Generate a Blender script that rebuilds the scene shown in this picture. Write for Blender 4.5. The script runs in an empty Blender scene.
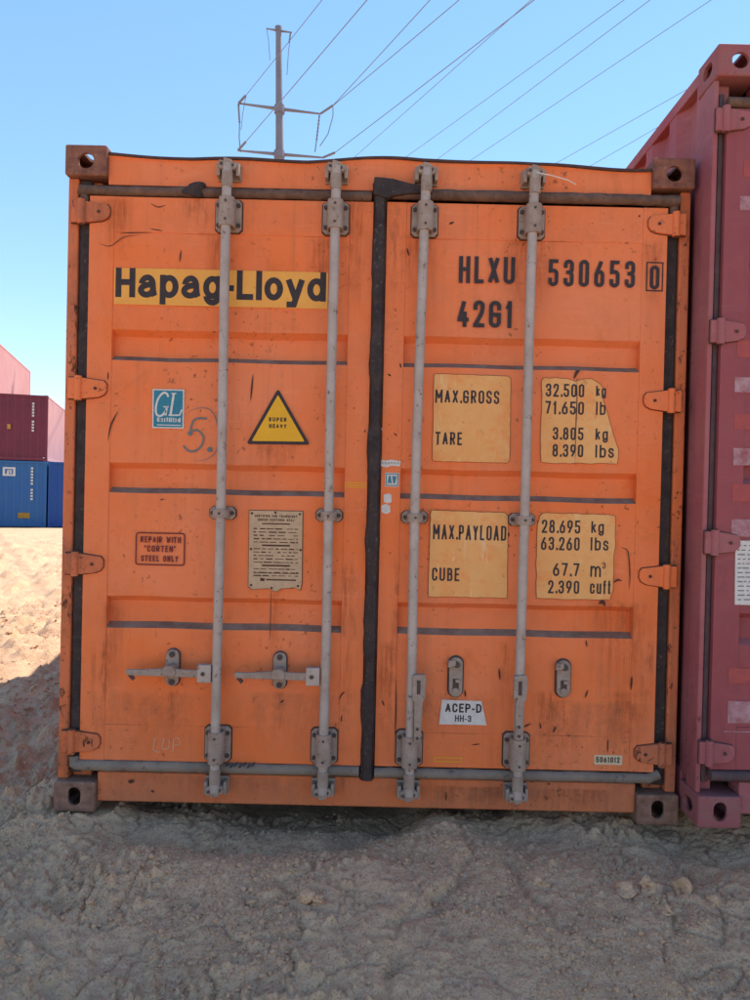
import bpy, bmesh, math, random
import numpy as np
from mathutils import Vector, Matrix
from math import radians, sin, cos, pi

S = bpy.context.scene
C = S.collection

# ------------------------------------------------------------------ camera
CAM = (0.0095456, -2.932655, 1.272113)
PITCH, YAW, ROLL = 0.0099867, -0.0002607, 0.0227349
F = 751.0                                   # focal length in photo pixels (750 x 1000)
def _basis():
    cp, sp, cy, sy = cos(PITCH), sin(PITCH), cos(YAW), sin(YAW)
    fw = Vector((sy*cp, cy*cp, -sp)); rt = Vector((cy, -sy, 0)); up = rt.cross(fw)
    c, s = cos(ROLL), sin(ROLL)
    return c*rt + s*up, -s*rt + c*up, fw
BA, BB, BC = _basis()
cd = bpy.data.cameras.new('camera'); cam = bpy.data.objects.new('camera', cd); C.objects.link(cam)
M = Matrix.Identity(4)
for i in range(3):
    M[i][0], M[i][1], M[i][2], M[i][3] = BA[i], BB[i], -BC[i], CAM[i]
cam.matrix_world = M
cd.sensor_fit = 'VERTICAL'; cd.sensor_height = 36; cd.lens = 36*F/1000
cd.clip_start = 0.05; cd.clip_end = 3000
S.camera = cam
def ray(px, py): return ((px-375)/F)*BA - ((py-500)/F)*BB + BC
def P(px, py, Y=0.0):                       # where a sight line meets the plane y = Y: (x, z)
    d = ray(px, py); t = (Y-CAM[1])/d.y
    return CAM[0]+t*d.x, CAM[2]+t*d.z

# ------------------------------------------------------------------ sky, sun, exposure
SUN = Vector((1.35, 1.12, 2.84)).normalized()
w = bpy.data.worlds.new('World'); S.world = w; w.use_nodes = True
nt = w.node_tree; bg = nt.nodes['Background']
sk = nt.nodes.new('ShaderNodeTexSky'); sk.sky_type = 'NISHITA'; sk.sun_disc = False
sk.sun_elevation = math.asin(SUN.z); sk.sun_rotation = math.atan2(SUN.x, SUN.y)
sk.air_density = 1.0; sk.dust_density = 0.0; sk.ozone_density = 3.0; sk.altitude = 0
hs = nt.nodes.new('ShaderNodeHueSaturation'); hs.inputs['Saturation'].default_value = 1.32
gm = nt.nodes.new('ShaderNodeGamma'); gm.inputs['Gamma'].default_value = 0.66
nt.links.new(sk.outputs[0], gm.inputs['Color']); nt.links.new(gm.outputs[0], hs.inputs['Color']); nt.links.new(hs.outputs[0], bg.inputs['Color'])
bg.inputs['Strength'].default_value = 0.124
sl = bpy.data.lights.new('sun', 'SUN'); sl.energy = 2.0; sl.angle = radians(0.5); sl.color = (1.0, 0.95, 0.87)
so = bpy.data.objects.new('sun', sl); C.objects.link(so)
so.rotation_euler = SUN.to_track_quat('Z', 'Y').to_euler(); so.location = SUN*40
S.view_settings.view_transform = 'Standard'; S.view_settings.look = 'None'
S.view_settings.gamma = 1.0; S.view_settings.exposure = 1.80

# ------------------------------------------------------------------ materials
class N:
    def __init__(s, name):
        s.m = bpy.data.materials.new(name); s.m.use_nodes = True; s.t = s.m.node_tree
        s.b = s.t.nodes['Principled BSDF']; s.tc = s.t.nodes.new('ShaderNodeTexCoord')
    def link(s, a, b): s.t.links.new(a, b)
    def coord(s, scale=(1, 1, 1), kind='Object'):
        mp = s.t.nodes.new('ShaderNodeMapping'); mp.inputs['Scale'].default_value = scale
        s.link(s.tc.outputs[kind], mp.inputs['Vector']); return mp.outputs[0]
    def noise(s, scale, detail=4, rough=.55, vec=None, dist=0):
        n = s.t.nodes.new('ShaderNodeTexNoise'); n.inputs['Scale'].default_value = scale
        n.inputs['Detail'].default_value = detail; n.inputs['Roughness'].default_value = rough
        n.inputs['Distortion'].default_value = dist
        s.link(vec if vec is not None else s.coord(), n.inputs['Vector']); return n.outputs['Fac']
    def ramp(s, fac, lo, hi, a=0.0, b=1.0):
        n = s.t.nodes.new('ShaderNodeMapRange'); n.inputs[1].default_value = lo; n.inputs[2].default_value = hi
        n.inputs[3].default_value = a; n.inputs[4].default_value = b; n.clamp = True
        s.link(fac, n.inputs[0]); return n.outputs[0]
    def math(s, op, a, b):
        n = s.t.nodes.new('ShaderNodeMath'); n.operation = op
        for i, v in enumerate((a, b)):
            if isinstance(v, (int, float)): n.inputs[i].default_value = v
            else: s.link(v, n.inputs[i])
        return n.outputs[0]
    def mix(s, fac, a, b, mode='MIX'):
        n = s.t.nodes.new('ShaderNodeMix'); n.data_type = 'RGBA'; n.blend_type = mode
        if isinstance(fac, (int, float)): n.inputs[0].default_value = fac
        else: s.link(fac, n.inputs[0])
        for i, v in ((6, a), (7, b)):
            if isinstance(v, tuple): n.inputs[i].default_value = (*v, 1)
            else: s.link(v, n.inputs[i])
        return n.outputs[2]
    def bump(s, h, strength=.3, dist=.002, prev=None):
        n = s.t.nodes.new('ShaderNodeBump'); n.inputs['Strength'].default_value = strength
        n.inputs['Distance'].default_value = dist; s.link(h, n.inputs['Height'])
        if prev is not None: s.link(prev, n.inputs['Normal'])
        return n.outputs[0]
    def end(s, col, rough=.6, metal=0.0, normal=None, spec=.3):
        if isinstance(col, tuple): s.b.inputs['Base Color'].default_value = (*col, 1)
        else: s.link(col, s.b.inputs['Base Color'])
        if isinstance(rough, (int, float)): s.b.inputs['Roughness'].default_value = rough
        else: s.link(rough, s.b.inputs['Roughness'])
        s.b.inputs['Metallic'].default_value = metal
        s.b.inputs['Specular IOR Level'].default_value = spec
        if normal is not None: s.link(normal, s.b.inputs['Normal'])
        return s.m

def paint(name, base, faded, rust=.2, dirt=.3, grime=(.10, .07, .05), specks=.25, rough=.62):
    n = N(name)
    col = n.mix(n.ramp(n.noise(1.3, 5, .6), .35, .68), base, faded)
    col = n.mix(n.ramp(n.noise(9, 6, .7), .45, .75, 0, .35), col, faded)
    # vertical run marks
    st = n.noise(1, 4, .6, n.coord((38, 38, .9)))
    col = n.mix(n.math('MULTIPLY', n.math('MULTIPLY', n.ramp(st, .50, .80), n.ramp(n.noise(1.9, 4, .6, n.coord((1, 1, .5))), .42, .62)), dirt), col, grime)
    # cloudy dirt
    cl = n.noise(3.1, 8, .75)
    col = n.mix(n.math('MULTIPLY', n.ramp(cl, .48, .78), dirt*.8), col, grime)
    # pale scuffs running sideways, and darker oily clouds
    sf = n.noise(1, 5, .7, n.coord((5, 5, 42)))
    col = n.mix(n.math('MULTIPLY', n.ramp(sf, .56, .74), n.math('MULTIPLY', n.ramp(n.noise(2.7, 3), .45, .65), .45)), col, tuple(min(.85, v*1.15+.09) for v in faded))
    oc = n.noise(6.5, 9, .8, n.coord((1, 1, .7)), .7)
    col = n.mix(n.math('MULTIPLY', n.ramp(oc, .55, .74), dirt*1.6 if dirt < .4 else .6), col, tuple(v*.5 for v in base[:1])+tuple(v*.6 for v in base[1:]))
    # chips down to rust
    m1 = n.ramp(n.noise(46, 5, .65), .66-.05*specks, .70-.05*specks)
    m2 = n.ramp(n.noise(2.3, 3, .6), .50-.25*rust, .72-.25*rust)
    sp = n.math('MULTIPLY', m1, m2)
    big = n.ramp(n.noise(13, 9, .75, n.coord((1.6, 1.6, .7))), .70-.20*rust, .74-.19*rust)
    rm = n.math('MAXIMUM', sp, n.math('MULTIPLY', big, min(1, rust*1.6)))
    rc = n.mix(n.ramp(n.noise(60, 4), .35, .65), (.045, .020, .016), (.19, .066, .033))
    col = n.mix(rm, col, rc)
    # thin scratches
    sc = n.noise(1, 2, .5, n.coord((240, 240, 6)), 1.5)
    col = n.mix(n.math('MULTIPLY', n.ramp(sc, .70, .74), n.math('MULTIPLY', m2, .6)), col, (.10, .04, .025))
    ro = n.ramp(rm, 0, 1, rough, .9)
    b = n.bump(n.noise(3.2, 4, .6), .55, .012)
    b = n.bump(n.noise(160, 3, .6), .16, .001, b)
    b = n.bump(rm, .5, -.0012, b)
    return n.end(col, ro, 0, b, .20)

def plain(name, c, c2=None, rough=.7, scale=12, metal=0, bump=.25, spec=.3, spots=None):
    n = N(name); c2 = c2 or tuple(v*.6 for v in c)
    f = n.noise(scale, 7, .68)
    col = n.mix(n.ramp(f, .35, .68), c, c2)
    if spots: col = n.mix(n.ramp(n.noise(scale*3.3, 6, .7), .60, .66), col, spots)
    b = n.bump(n.noise(scale*9, 5, .7), bump, .0025)
    return n.end(col, rough, metal, b, spec)

ORANGE = paint('orange_paint', (.76, .168, .040), (.73, .225, .098), .20, .27, specks=1.0)
ORANGE_WORN = paint('worn_orange_paint', (.62, .15, .045), (.52, .17, .085), .62, .75, (.09, .055, .042), .9, .7)
ORANGE_SILL = paint('stained_orange_paint', (.62, .16, .05), (.52, .18, .09), .34, .5, (.12, .07, .05), .85, .7)
MAROON = paint('maroon_paint', (.25, .054, .062), (.30, .088, .097), .12, .35, (.09, .05, .05), .4)
MAROON_WORN = paint('worn_maroon_paint', (.30, .072, .085), (.36, .15, .15), .30, .5, (.16, .08, .07), .7, .7)
RUST = plain('rusty_steel', (.29, .12, .075), (.13, .055, .042), .85, 21, spots=(.34, .22, .18), bump=1.0)
RUST_DARK = plain('dark_rust', (.06, .032, .026), (.11, .05, .032), .9, 30, bump=.5)
RUST_GREY = plain('dusty_rusty_steel', (.31, .175, .125), (.16, .078, .052), .88, 23, spots=(.42, .28, .21), bump=1.0)
MAROON_CAST = plain('worn_maroon_steel', (.30, .085, .090), (.26, .12, .115), .8, 16, spots=(.15, .07, .06), bump=.5)
SEAL_BROWN = plain('brown_perished_rubber', (.085, .050, .038), (.17, .10, .07), .8, 26, spots=(.035, .028, .028))
SEAL_BLACK = plain('black_rubber', (.022, .017, .018), (.055, .038, .034), .7, 21, spots=(.12, .095, .08), bump=.7)
SEAL_GREY = plain('dusty_grey_rubber', (.25, .20, .155), (.17, .135, .11), .8, 9, spots=(.10, .08, .07))
SEAL_MAROON = plain('dark_red_rubber', (.07, .045, .05), (.11, .07, .07), .8, 18)
ZINC = plain('weathered_galvanised_steel', (.43, .37, .33), (.33, .27, .225), .6, 11, metal=.15, spots=(.19, .115, .08), bump=.25, spec=.4)
ZINC_RUSTY = plain('stained_galvanised_steel', (.36, .285, .235), (.26, .19, .145), .7, 22, metal=.1, spots=(.10, .055, .04), bump=.5)
BOLT = plain('dark_bolt_steel', (.060, .042, .038), (.09, .06, .05), .7, 60)
DUST = plain('dust_on_ledge', (.25, .185, .14), (.15, .085, .06), .95, 13, spots=(.40, .13, .05))
INK = plain('black_print', (.030, .022, .024), (.045, .032, .032), .6, 40, bump=.1)
INK_BROWN = plain('dark_red_print', (.17, .022, .018), (.13, .02, .02), .6, 40, bump=.1)
n = N('yellowed_film')
cc = n.mix(n.ramp(n.noise(4, 6, .7), .35, .65), (.72, .40, .150), (.70, .32, .10))
cc = n.mix(n.ramp(n.noise(9, 8, .75), .50, .62, 0, .55), cc, (.74, .22, .055))
cc = n.mix(n.ramp(n.noise(1, 5, .7, n.coord((22, 22, 5)), .8), .60, .66, 0, .5), cc, (.74, .52, .30))
cc = n.mix(n.ramp(n.noise(30, 6, .75), .60, .64, 0, .7), cc, (.45, .20, .09))
CREAM = n.end(cc, .6, 0, n.bump(n.noise(50, 5), .15, .002), .2)
AMBER = plain('amber_film', (.74, .37, .065), (.72, .30, .055), .55, 8, spots=(.62, .24, .05), bump=.12)
YELLOW = plain('yellow_film', (.72, .39, .012), (.66, .34, .012), .5, 10, bump=.1)
TEAL = plain('teal_print', (.018, .16, .24), (.025, .20, .27), .5, 40, bump=.1)
WHITE = plain('white_print', (.62, .60, .56), (.50, .48, .45), .6, 40, bump=.1, spots=(.42, .39, .36))
PLATE = plain('faded_metal_plate', (.50, .36, .22), (.40, .28, .17), .55, 25, bump=.2, spots=(.30, .19, .10))
MARKER = plain('grey_green_marker', (.10, .15, .17), (.15, .17, .16), .7, 60, bump=.1)
CHALK = plain('pale_chalk', (.62, .33, .20), (.60, .24, .11), .9, 60, bump=.1)
SCRATCH = plain('bare_scratch', (.050, .022, .018), (.10, .04, .025), .8, 50)
BLUE_MARK = plain('blue_grey_marking', (.035, .045, .075), (.06, .06, .07), .7, 50)
PATCH_W = plain('pale_worn_paint', (.42, .27, .29), (.265, .075, .085), .7, 22, spots=(.26, .07, .08))
PATCH_O = plain('orange_red_worn_paint', (.38, .075, .06), (.27, .064, .072), .7, 22, spots=(.24, .06, .065))
PINK = plain('sunlit_faded_maroon', (.56, .30, .28), (.50, .25, .24), .7, .7, bump=.05)  # weathered maroon, with sunlight and haze put into the paler colour
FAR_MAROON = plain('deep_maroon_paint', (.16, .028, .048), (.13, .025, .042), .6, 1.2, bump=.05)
FAR_BLUE = plain('blue_paint', (.024, .105, .30), (.03, .12, .27), .55, 1.1, bump=.05)
FAR_NAVY = plain('strong_blue_paint', (.012, .065, .27), (.014, .07, .22), .55, 1.1, bump=.05)
FAR_DARK = plain('dark_steel', (.03, .03, .04), (.05, .04, .04), .8, 3)
POLE = plain('grey_pole_steel', (.20, .19, .22), (.16, .15, .18), .6, 1)
WIRE = plain('dull_wire', (.20, .22, .27), (.15, .17, .21), .6, 1, bump=0)

# ------------------------------------------------------------------ mesh helpers
class MB:
    def __init__(s): s.v = []; s.f = []; s.k = []; s.sm = []
    def add(s, vs, fs, k=0, smooth=False):
        o = len(s.v); s.v += [tuple(p) for p in vs]; s.f += [tuple(i+o for i in f) for f in fs]
        s.k += [k]*len(fs); s.sm += [smooth]*len(fs); return s
    def box(s, x0, x1, y0, y1, z0, z1, k=0):
        v = [(x, y, z) for x in (x0, x1) for y in (y0, y1) for z in (z0, z1)]
        return s.add(v, [(0,1,3,2), (4,6,7,5), (0,4,5,1), (2,3,7,6), (0,2,6,4), (1,5,7,3)], k)
    def prism(s, pts, y0, y1, k=0):           # (x, z) outline pushed from y0 (near) to y1
        n = len(pts); v = [(x, y0, z) for x, z in pts]+[(x, y1, z) for x, z in pts]
        a = sum(pts[i][0]*pts[(i+1) % n][1]-pts[(i+1) % n][0]*pts[i][1] for i in range(n))
        f = [tuple(range(n)), tuple(range(2*n-1, n-1, -1))]+[((i+1) % n, i, i+n, (i+1) % n+n) for i in range(n)]
        if a < 0: f = [tuple(reversed(q)) for q in f]
        return s.add(v, f, k)
    def flat(s, pts, y, k=0):
        n = len(pts)
        a = sum(pts[i][0]*pts[(i+1) % n][1]-pts[(i+1) % n][0]*pts[i][1] for i in range(n))
        if a < 0: pts = pts[::-1]
        return s.add([(x, y, z) for x, z in pts], [tuple(range(n))], k)
    def tube(s, pts, r, n=12, k=0, cap=True, smooth=True):
        pts = [Vector(p) for p in pts]; rs = r if isinstance(r, (list, tuple)) else [r]*len(pts)
        v = []
        for i, p in enumerate(pts):
            d = (pts[min(i+1, len(pts)-1)]-pts[max(i-1, 0)]).normalized()
            u = d.cross(Vector((0, 1, 0)) if abs(d.y) < .9 else Vector((1, 0, 0))).normalized(); w_ = d.cross(u)
            v += [p+rs[i]*(cos(2*pi*j/n)*u+sin(2*pi*j/n)*w_) for j in range(n)]
        f = [(i*n+j, i*n+(j+1) % n, (i+1)*n+(j+1) % n, (i+1)*n+j) for i in range(len(pts)-1) for j in range(n)]
        s.add(v, f, k, smooth)
        if cap: s.add(v[:n], [tuple(range(n-1, -1, -1))], k).add(v[-n:], [tuple(range(n))], k)
        return s
    def mesh(s, name, mats):
        me = bpy.data.meshes.new(name); me.from_pydata(s.v, [], s.f)
        for m in (mats if isinstance(mats, (list, tuple)) else [mats]): me.materials.append(m)
        me.polygons.foreach_set('material_index', s.k); me.polygons.foreach_set('use_smooth', s.sm)
        me.update(); return me
    def build(s, name, mats, parent=None, loc=(0, 0, 0), bevel=0):
        return obj(name, s.mesh(name, mats), parent, loc, bevel)
def obj(name, me, parent=None, loc=(0, 0, 0), bevel=0):
    o = bpy.data.objects.new(name, me); C.objects.link(o); o.location = loc
    if parent: o.parent = parent
    if bevel:
        b = o.modifiers.new('bevel', 'BEVEL'); b.width = bevel; b.segments = 2; b.limit_method = 'ANGLE'; b.angle_limit = radians(35)
    return o
def tag(o, label=None, cat=None, group=None, kind=None):
    for k, v in (('label', label), ('category', cat), ('group', group), ('kind', kind)):
        if v: o[k] = v
    return o
def empty(name, loc, label, cat, group=None, rz=0):
    o = bpy.data.objects.new(name, None); C.objects.link(o); o.location = loc; o.rotation_euler = (0, 0, rz)
    o.empty_display_size = .2
    return tag(o, label, cat, group)

# ------------------------------------------------------------------ stroke lettering
R = 'r'
def cr(*p): return [(*q, 1) if len(q) == 2 else q for q in p]
BOWL = ([(0, .37, 0), (0, 0, 1), (1, 0, 1), (1, .74, 1), (0, .74, 1), (0, .37, 0)],)
G = {
 'A': (.95, [[(0,0),(.5,1),(1,0)], [(.2,.32),(.8,.32)]]),
 'B': (.9, [[(0,0),(0,1),(.92,1,1),(.92,.53,1),(0,.53)], [(0,.53),(1,.53,1),(1,0,1),(0,0)]]),
 'C': (.9, [[(1,.76),(1,1,1),(0,1,1),(0,0,1),(1,0,1),(1,.24)]]),
 'D': (.95, [[(0,0),(0,1),(1,1,1),(1,0,1),(0,0)]]),
 'E': (.8, [[(1,1),(0,1),(0,0),(1,0)], [(0,.52),(.85,.52)]]),
 'F': (.8, [[(1,1),(0,1),(0,0)], [(0,.52),(.85,.52)]]),
 'G': (.95, [[(1,.76),(1,1,1),(0,1,1),(0,0,1),(1,0,1),(1,.48),(.5,.48)]]),
 'H': (.95, [[(0,0),(0,1)], [(1,0),(1,1)], [(0,.52),(1,.52)]]),
 'I': (.22, [[(.5,0),(.5,1)]]),
 'K': (.95, [[(0,0),(0,1)], [(1,1),(0,.38)], [(.35,.58),(1,0)]]),
 'L': (.8, [[(0,1),(0,0),(1,0)]]),
 'M': (1.2, [[(0,0),(0,1),(.5,.35),(1,1),(1,0)]]),
 'N': (.95, [[(0,0),(0,1),(1,0),(1,1)]]),
 'O': (.95, [[(0,.5),(0,1,1),(1,1,1),(1,0,1),(0,0,1),(0,.5)]]),
 'P': (.9, [[(0,0),(0,1),(1,1,1),(1,.46,1),(0,.46)]]),
 'R': (.92, [[(0,0),(0,1),(.95,1,1),(.95,.48,1),(0,.48)], [(.5,.48),(1,0)]]),
 'S': (.9, [[(1,.8),(1,1,1),(0,1,1),(0,.54,1),(1,.46,1),(1,0,1),(0,0,1),(0,.2)]]),
 'T': (.9, [[(0,1),(1,1)], [(.5,1),(.5,0)]]),
 'U': (.95, [[(0,1),(0,0,1),(1,0,1),(1,1)]]),
 'V': (.95, [[(0,1),(.5,0),(1,1)]]),
 'W': (1.25, [[(0,1),(.25,0),(.5,.8),(.75,0),(1,1)]]),
 'X': (.95, [[(0,1),(1,0)], [(0,0),(1,1)]]),
 'Y': (.9, [[(0,1),(.5,.48),(1,1)], [(.5,.48),(.5,0)]]),
 '0': (.9, [[(0,.5),(0,1,1),(1,1,1),(1,0,1),(0,0,1),(0,.5)]]),
 '1': (.55, [[(0,.76),(.7,1),(.7,0)]]),
 '2': (.9, [[(0,.76),(0,1,1),(1,1,1),(1,.62,1),(0,0),(1,0)]]),
 '3': (.9, [[(0,.8),(0,1,1),(1,1,1),(1,.53,1),(.4,.53)], [(.4,.53),(1,.53,1),(1,0,1),(0,0,1),(0,.2)]]),
 '4': (.9, [[(.6,1),(0,.24),(1,.24)], [(.72,.5),(.72,0)]]),
 '5': (.9, [[(.95,1),(.08,1),(.04,.58),(1,.60,1),(1,0,1),(0,0,1),(0,.2)]]),
 '6': (.9, [[(.75,1),(0,.45,1),(0,.3)], [(0,.29),(0,0,1),(1,0,1),(1,.58,1),(0,.58,1),(0,.29)]]),
 '7': (.85, [[(0,1),(1,1),(.35,0)]]),
 '8': (.9, [[(.5,.53),(.06,.53,1),(.06,1,1),(.94,1,1),(.94,.53,1),(.5,.53)], [(.5,.53),(1,.53,1),(1,0,1),(0,0,1),(0,.53,1),(.5,.53)]]),
 '9': (.9, [[(.25,0),(1,.55,1),(1,.7)], [(0,.71),(0,.42,1),(1,.42,1),(1,1,1),(0,1,1),(0,.71)]]),
 '.': (.12, [[(.5,0),(.5,.07)]]), ',': (.12, [[(.5,-.1),(.5,.07)]]),
 '-': (.45, [[(0,.36),(1,.36)]]), '"': (.4, [[(.1,1),(.1,.8)], [(.9,1),(.9,.8)]]), ' ': (.6, []),
 'a': (.92, [[(.08,.60),(.10,.74,1),(.90,.74,1),(.90,.12,1),(1.0,0)], [(.90,.46),(.6,.43),(0,.40,1),(0,0,1),(.86,0,1),(.86,.08)]]),
 'b': (.9, [[(0,1),(0,0)], BOWL[0]]), 'c': (.85, [[(1,.5),(1,.74,1),(0,.74,1),(0,0,1),(1,0,1),(1,.2)]]),
 'd': (.9, [[(1,1),(1,0)], BOWL[0]]),
 'e': (.9, [[(0,.37),(1,.37),(1,.74,1),(0,.74,1),(0,0,1),(1,0,1),(1,.12)]]),
 'f': (.5, [[(1,1),(.35,1,1),(.35,0)], [(0,.70),(1,.70)]]),
 'g': (.9, [BOWL[0], [(1,.74),(1,-.28,1),(.05,-.28,1),(.05,-.14)]]),
 'i': (.25, [[(.5,0),(.5,.74)], [(.5,.95),(.5,1)]]),
 'k': (.8, [[(0,0),(0,1)], [(.95,.74),(0,.28)], [(.35,.44),(1,0)]]),
 'l': (.27, [[(.5,0),(.5,1)]]), 'm': (1.3, [[(0,0),(0,.74)], [(0,.4),(0,.74,1),(.5,.74,1),(.5,0)], [(.5,.4),(.5,.74,1),(1,.74,1),(1,0)]]),
 'o': (.9, [BOWL[0]]), 'p': (.9, [[(0,.74),(0,-.28)], BOWL[0]]),
 'r': (.5, [[(0,0),(0,.74)], [(0,.4),(0,.74,1),(1,.74)]]),
 's': (.8, [[(.95,.6),(.95,.74,1),(0,.74,1),(0,.40,1),(1,.36,1),(1,0,1),(0,0,1),(0,.16)]]),
 't': (.5, [[(.4,1),(.4,0,1),(1,0)], [(0,.72),(1,.72)]]), 'u': (.85, [[(0,.74),(0,0,1),(1,0,1),(1,.74)], [(1,.4),(1,0)]]),
 'y': (.9, [[(0,.74),(.5,.02)], [(1,.74),(.42,-.28),(.08,-.28)]]),
}
def rounded(pts, rad):
    out = []
    for i, p in enumerate(pts):
        q = Vector(p[:2])
        if len(p) > 2 and p[2] and 0 < i < len(pts)-1:
            a, b = Vector(pts[i-1][:2]), Vector(pts[i+1][:2])
            def lim(j, o):
                L = (o-q).length; ro = len(pts[j]) > 2 and pts[j][2] and 0 < j < len(pts)-1
                return L*(.5 if ro else .97)
            r1 = min(rad, lim(i-1, a)); r2 = min(rad, lim(i+1, b))
            p0 = q+(a-q).normalized()*r1; p3 = q+(b-q).normalized()*r2
            c1 = p0+(q-p0)*.552; c2 = p3+(q-p3)*.552
            for k in range(7):
                t = k/6; out.append((1-t)**3*p0+3*(1-t)**2*t*c1+3*(1-t)*t*t*c2+t**3*p3)
        else: out.append(q)
    res = [out[0]]
    for o in out[1:]:
        if (o-res[-1]).length > 1e-6: res.append(o)
    return res
def ribbon(mb, pts, t, y, k=0, taper=False):
    n = len(pts)
    if n < 2: return
    closed = (pts[0]-pts[-1]).length < 1e-6
    L = []; Rr = []
    for i in range(n):
        a = pts[i-1] if i else (pts[-2] if closed else None); b = pts[i+1] if i < n-1 else (pts[1] if closed else None)
        d1 = (pts[i]-a).normalized() if a is not None else None; d2 = (b-pts[i]).normalized() if b is not None else None
        if d1 is None: d1 = d2
        if d2 is None: d2 = d1
        n1 = Vector((-d1.y, d1.x)); n2 = Vector((-d2.y, d2.x)); m = n1+n2
        m = n1 if m.length < 1e-4 else m.normalized()
        w_ = t/2/max(.45, m.dot(n1))
        if taper: w_ *= max(.15, sin(pi*(i+.3)/(n-.4)))
        L.append(pts[i]+m*w_); Rr.append(pts[i]-m*w_)
    vs = [(p.x, y, p.y) for p in L]+[(p.x, y, p.y) for p in Rr]
    mb.add(vs, [(i+n, i+1+n, i+1, i) for i in range(n-1)], k)
def text(mb, s, x0, x1, z0, z1, t, y, k=0, gap=.28, slant=0, ref=None):
    """letters between x0 and x1, cap height z0..z1, stroke t; ref = natural width of one em for unstretched text"""
    tot = sum(G[c][0] for c in s)+gap*(len(s)-1)
    # choose unit so glyph inset by t fits
    u = (x1-x0)/tot; x = x0; h = z1-z0
    for ci, c in enumerate(s):
        gw, strokes = G[c]; w_ = gw*u
        parts = []
        for st in strokes:                   # break a stroke at acute corners so it never lies over itself
            cur = [st[0]]
            for i in range(1, len(st)):
                cur.append(st[i])
                if i < len(st)-1 and not (len(st[i]) > 2 and st[i][2]):
                    ax, az = (st[i-1][0]-st[i][0])*w_, (st[i-1][1]-st[i][1])*h; bx, bz = (st[i+1][0]-st[i][0])*w_, (st[i+1][1]-st[i][1])*h
                    if (ax*bx+az*bz)/(math.hypot(ax, az)*math.hypot(bx, bz)+1e-9) > .15: parts.append(cur); cur = [st[i]]
            parts.append(cur)
        for si, st in enumerate(parts):
            pts = [((x+t/2+(max(w_-t, 0))*p[0]), z0+t/2+(h-t)*p[1])+tuple(p[2:]) for p in st]
            pts = [(p[0]+slant*(p[1]-z0),)+tuple(p[1:]) for p in pts]
            if math.dist(pts[0][:2], pts[-1][:2]) > 1e-6:
                for e0, e1 in ((0, 1), (-1, -2)):
                    a_, b_ = pts[e0], pts[e1]; dx, dz = a_[0]-b_[0], a_[1]-b_[1]; ll = math.hypot(dx, dz) or 1
                    kx = t/2 if (abs(dx) < .15*ll or abs(dz) < .15*ll) else t*.2
                    pts[e0] = (a_[0]+dx/ll*kx, a_[1]+dz/ll*kx)+tuple(a_[2:])
            ribbon(mb, rounded(pts, max(.3*h, (w_-t)*.5) if (w_-t)*.5 > .2*h else (w_-t)*.5), t, y-.00006*(ci % 2)-.00013*si, k)
        x += w_+gap*u
def ptext(mb, s, pl, pt, pr, pb, tpx, y, k=0, **kw):
    """lettering whose box in the photograph is pl..pr, pt..pb, laid on the plane y"""
    xa, za = P(pl, (pt+pb)/2+0, y); xb, zb = P(pr, (pt+pb)/2+(pr-pl)*.0227, y)
    _, z1 = P((pl+pr)/2, pt, y); _, z0 = P((pl+pr)/2, pb, y)
    text(mb, s, xa, xb, z0, z1, tpx/256, y, k, **kw)
def pmm(pts, y=0): return [P(a, b, y) for a, b in pts]
def rrect(x0, x1, z0, z1, r, n=4):
    out = []
    for cx, cz, a0 in ((x1-r, z0+r, -90), (x1-r, z1-r, 0), (x0+r, z1-r, 90), (x0+r, z0+r, 180)):
        out += [(cx+r*cos(radians(a0+90*i/n)), cz+r*sin(radians(a0+90*i/n))) for i in range(n+1)]
    return out
def curve(pts, closed=False, n=6):            # smooth line through points (Catmull-Rom)
    p = [Vector(q) for q in pts]; out = []; m = len(p)
    for i in range(m-1 if not closed else m):
        a = p[(i-1) % m] if (i or closed) else p[0]; b = p[i]; c = p[(i+1) % m]; d = p[(i+2) % m] if (i+2 < m or closed) else p[-1]
        for k in range(n):
            t = k/n; out.append(.5*((2*b)+(-a+c)*t+(2*a-5*b+4*c-d)*t*t+(-a+3*b-3*c+d)*t**3))
    out.append(p[0] if closed else p[-1]); return out

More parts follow.
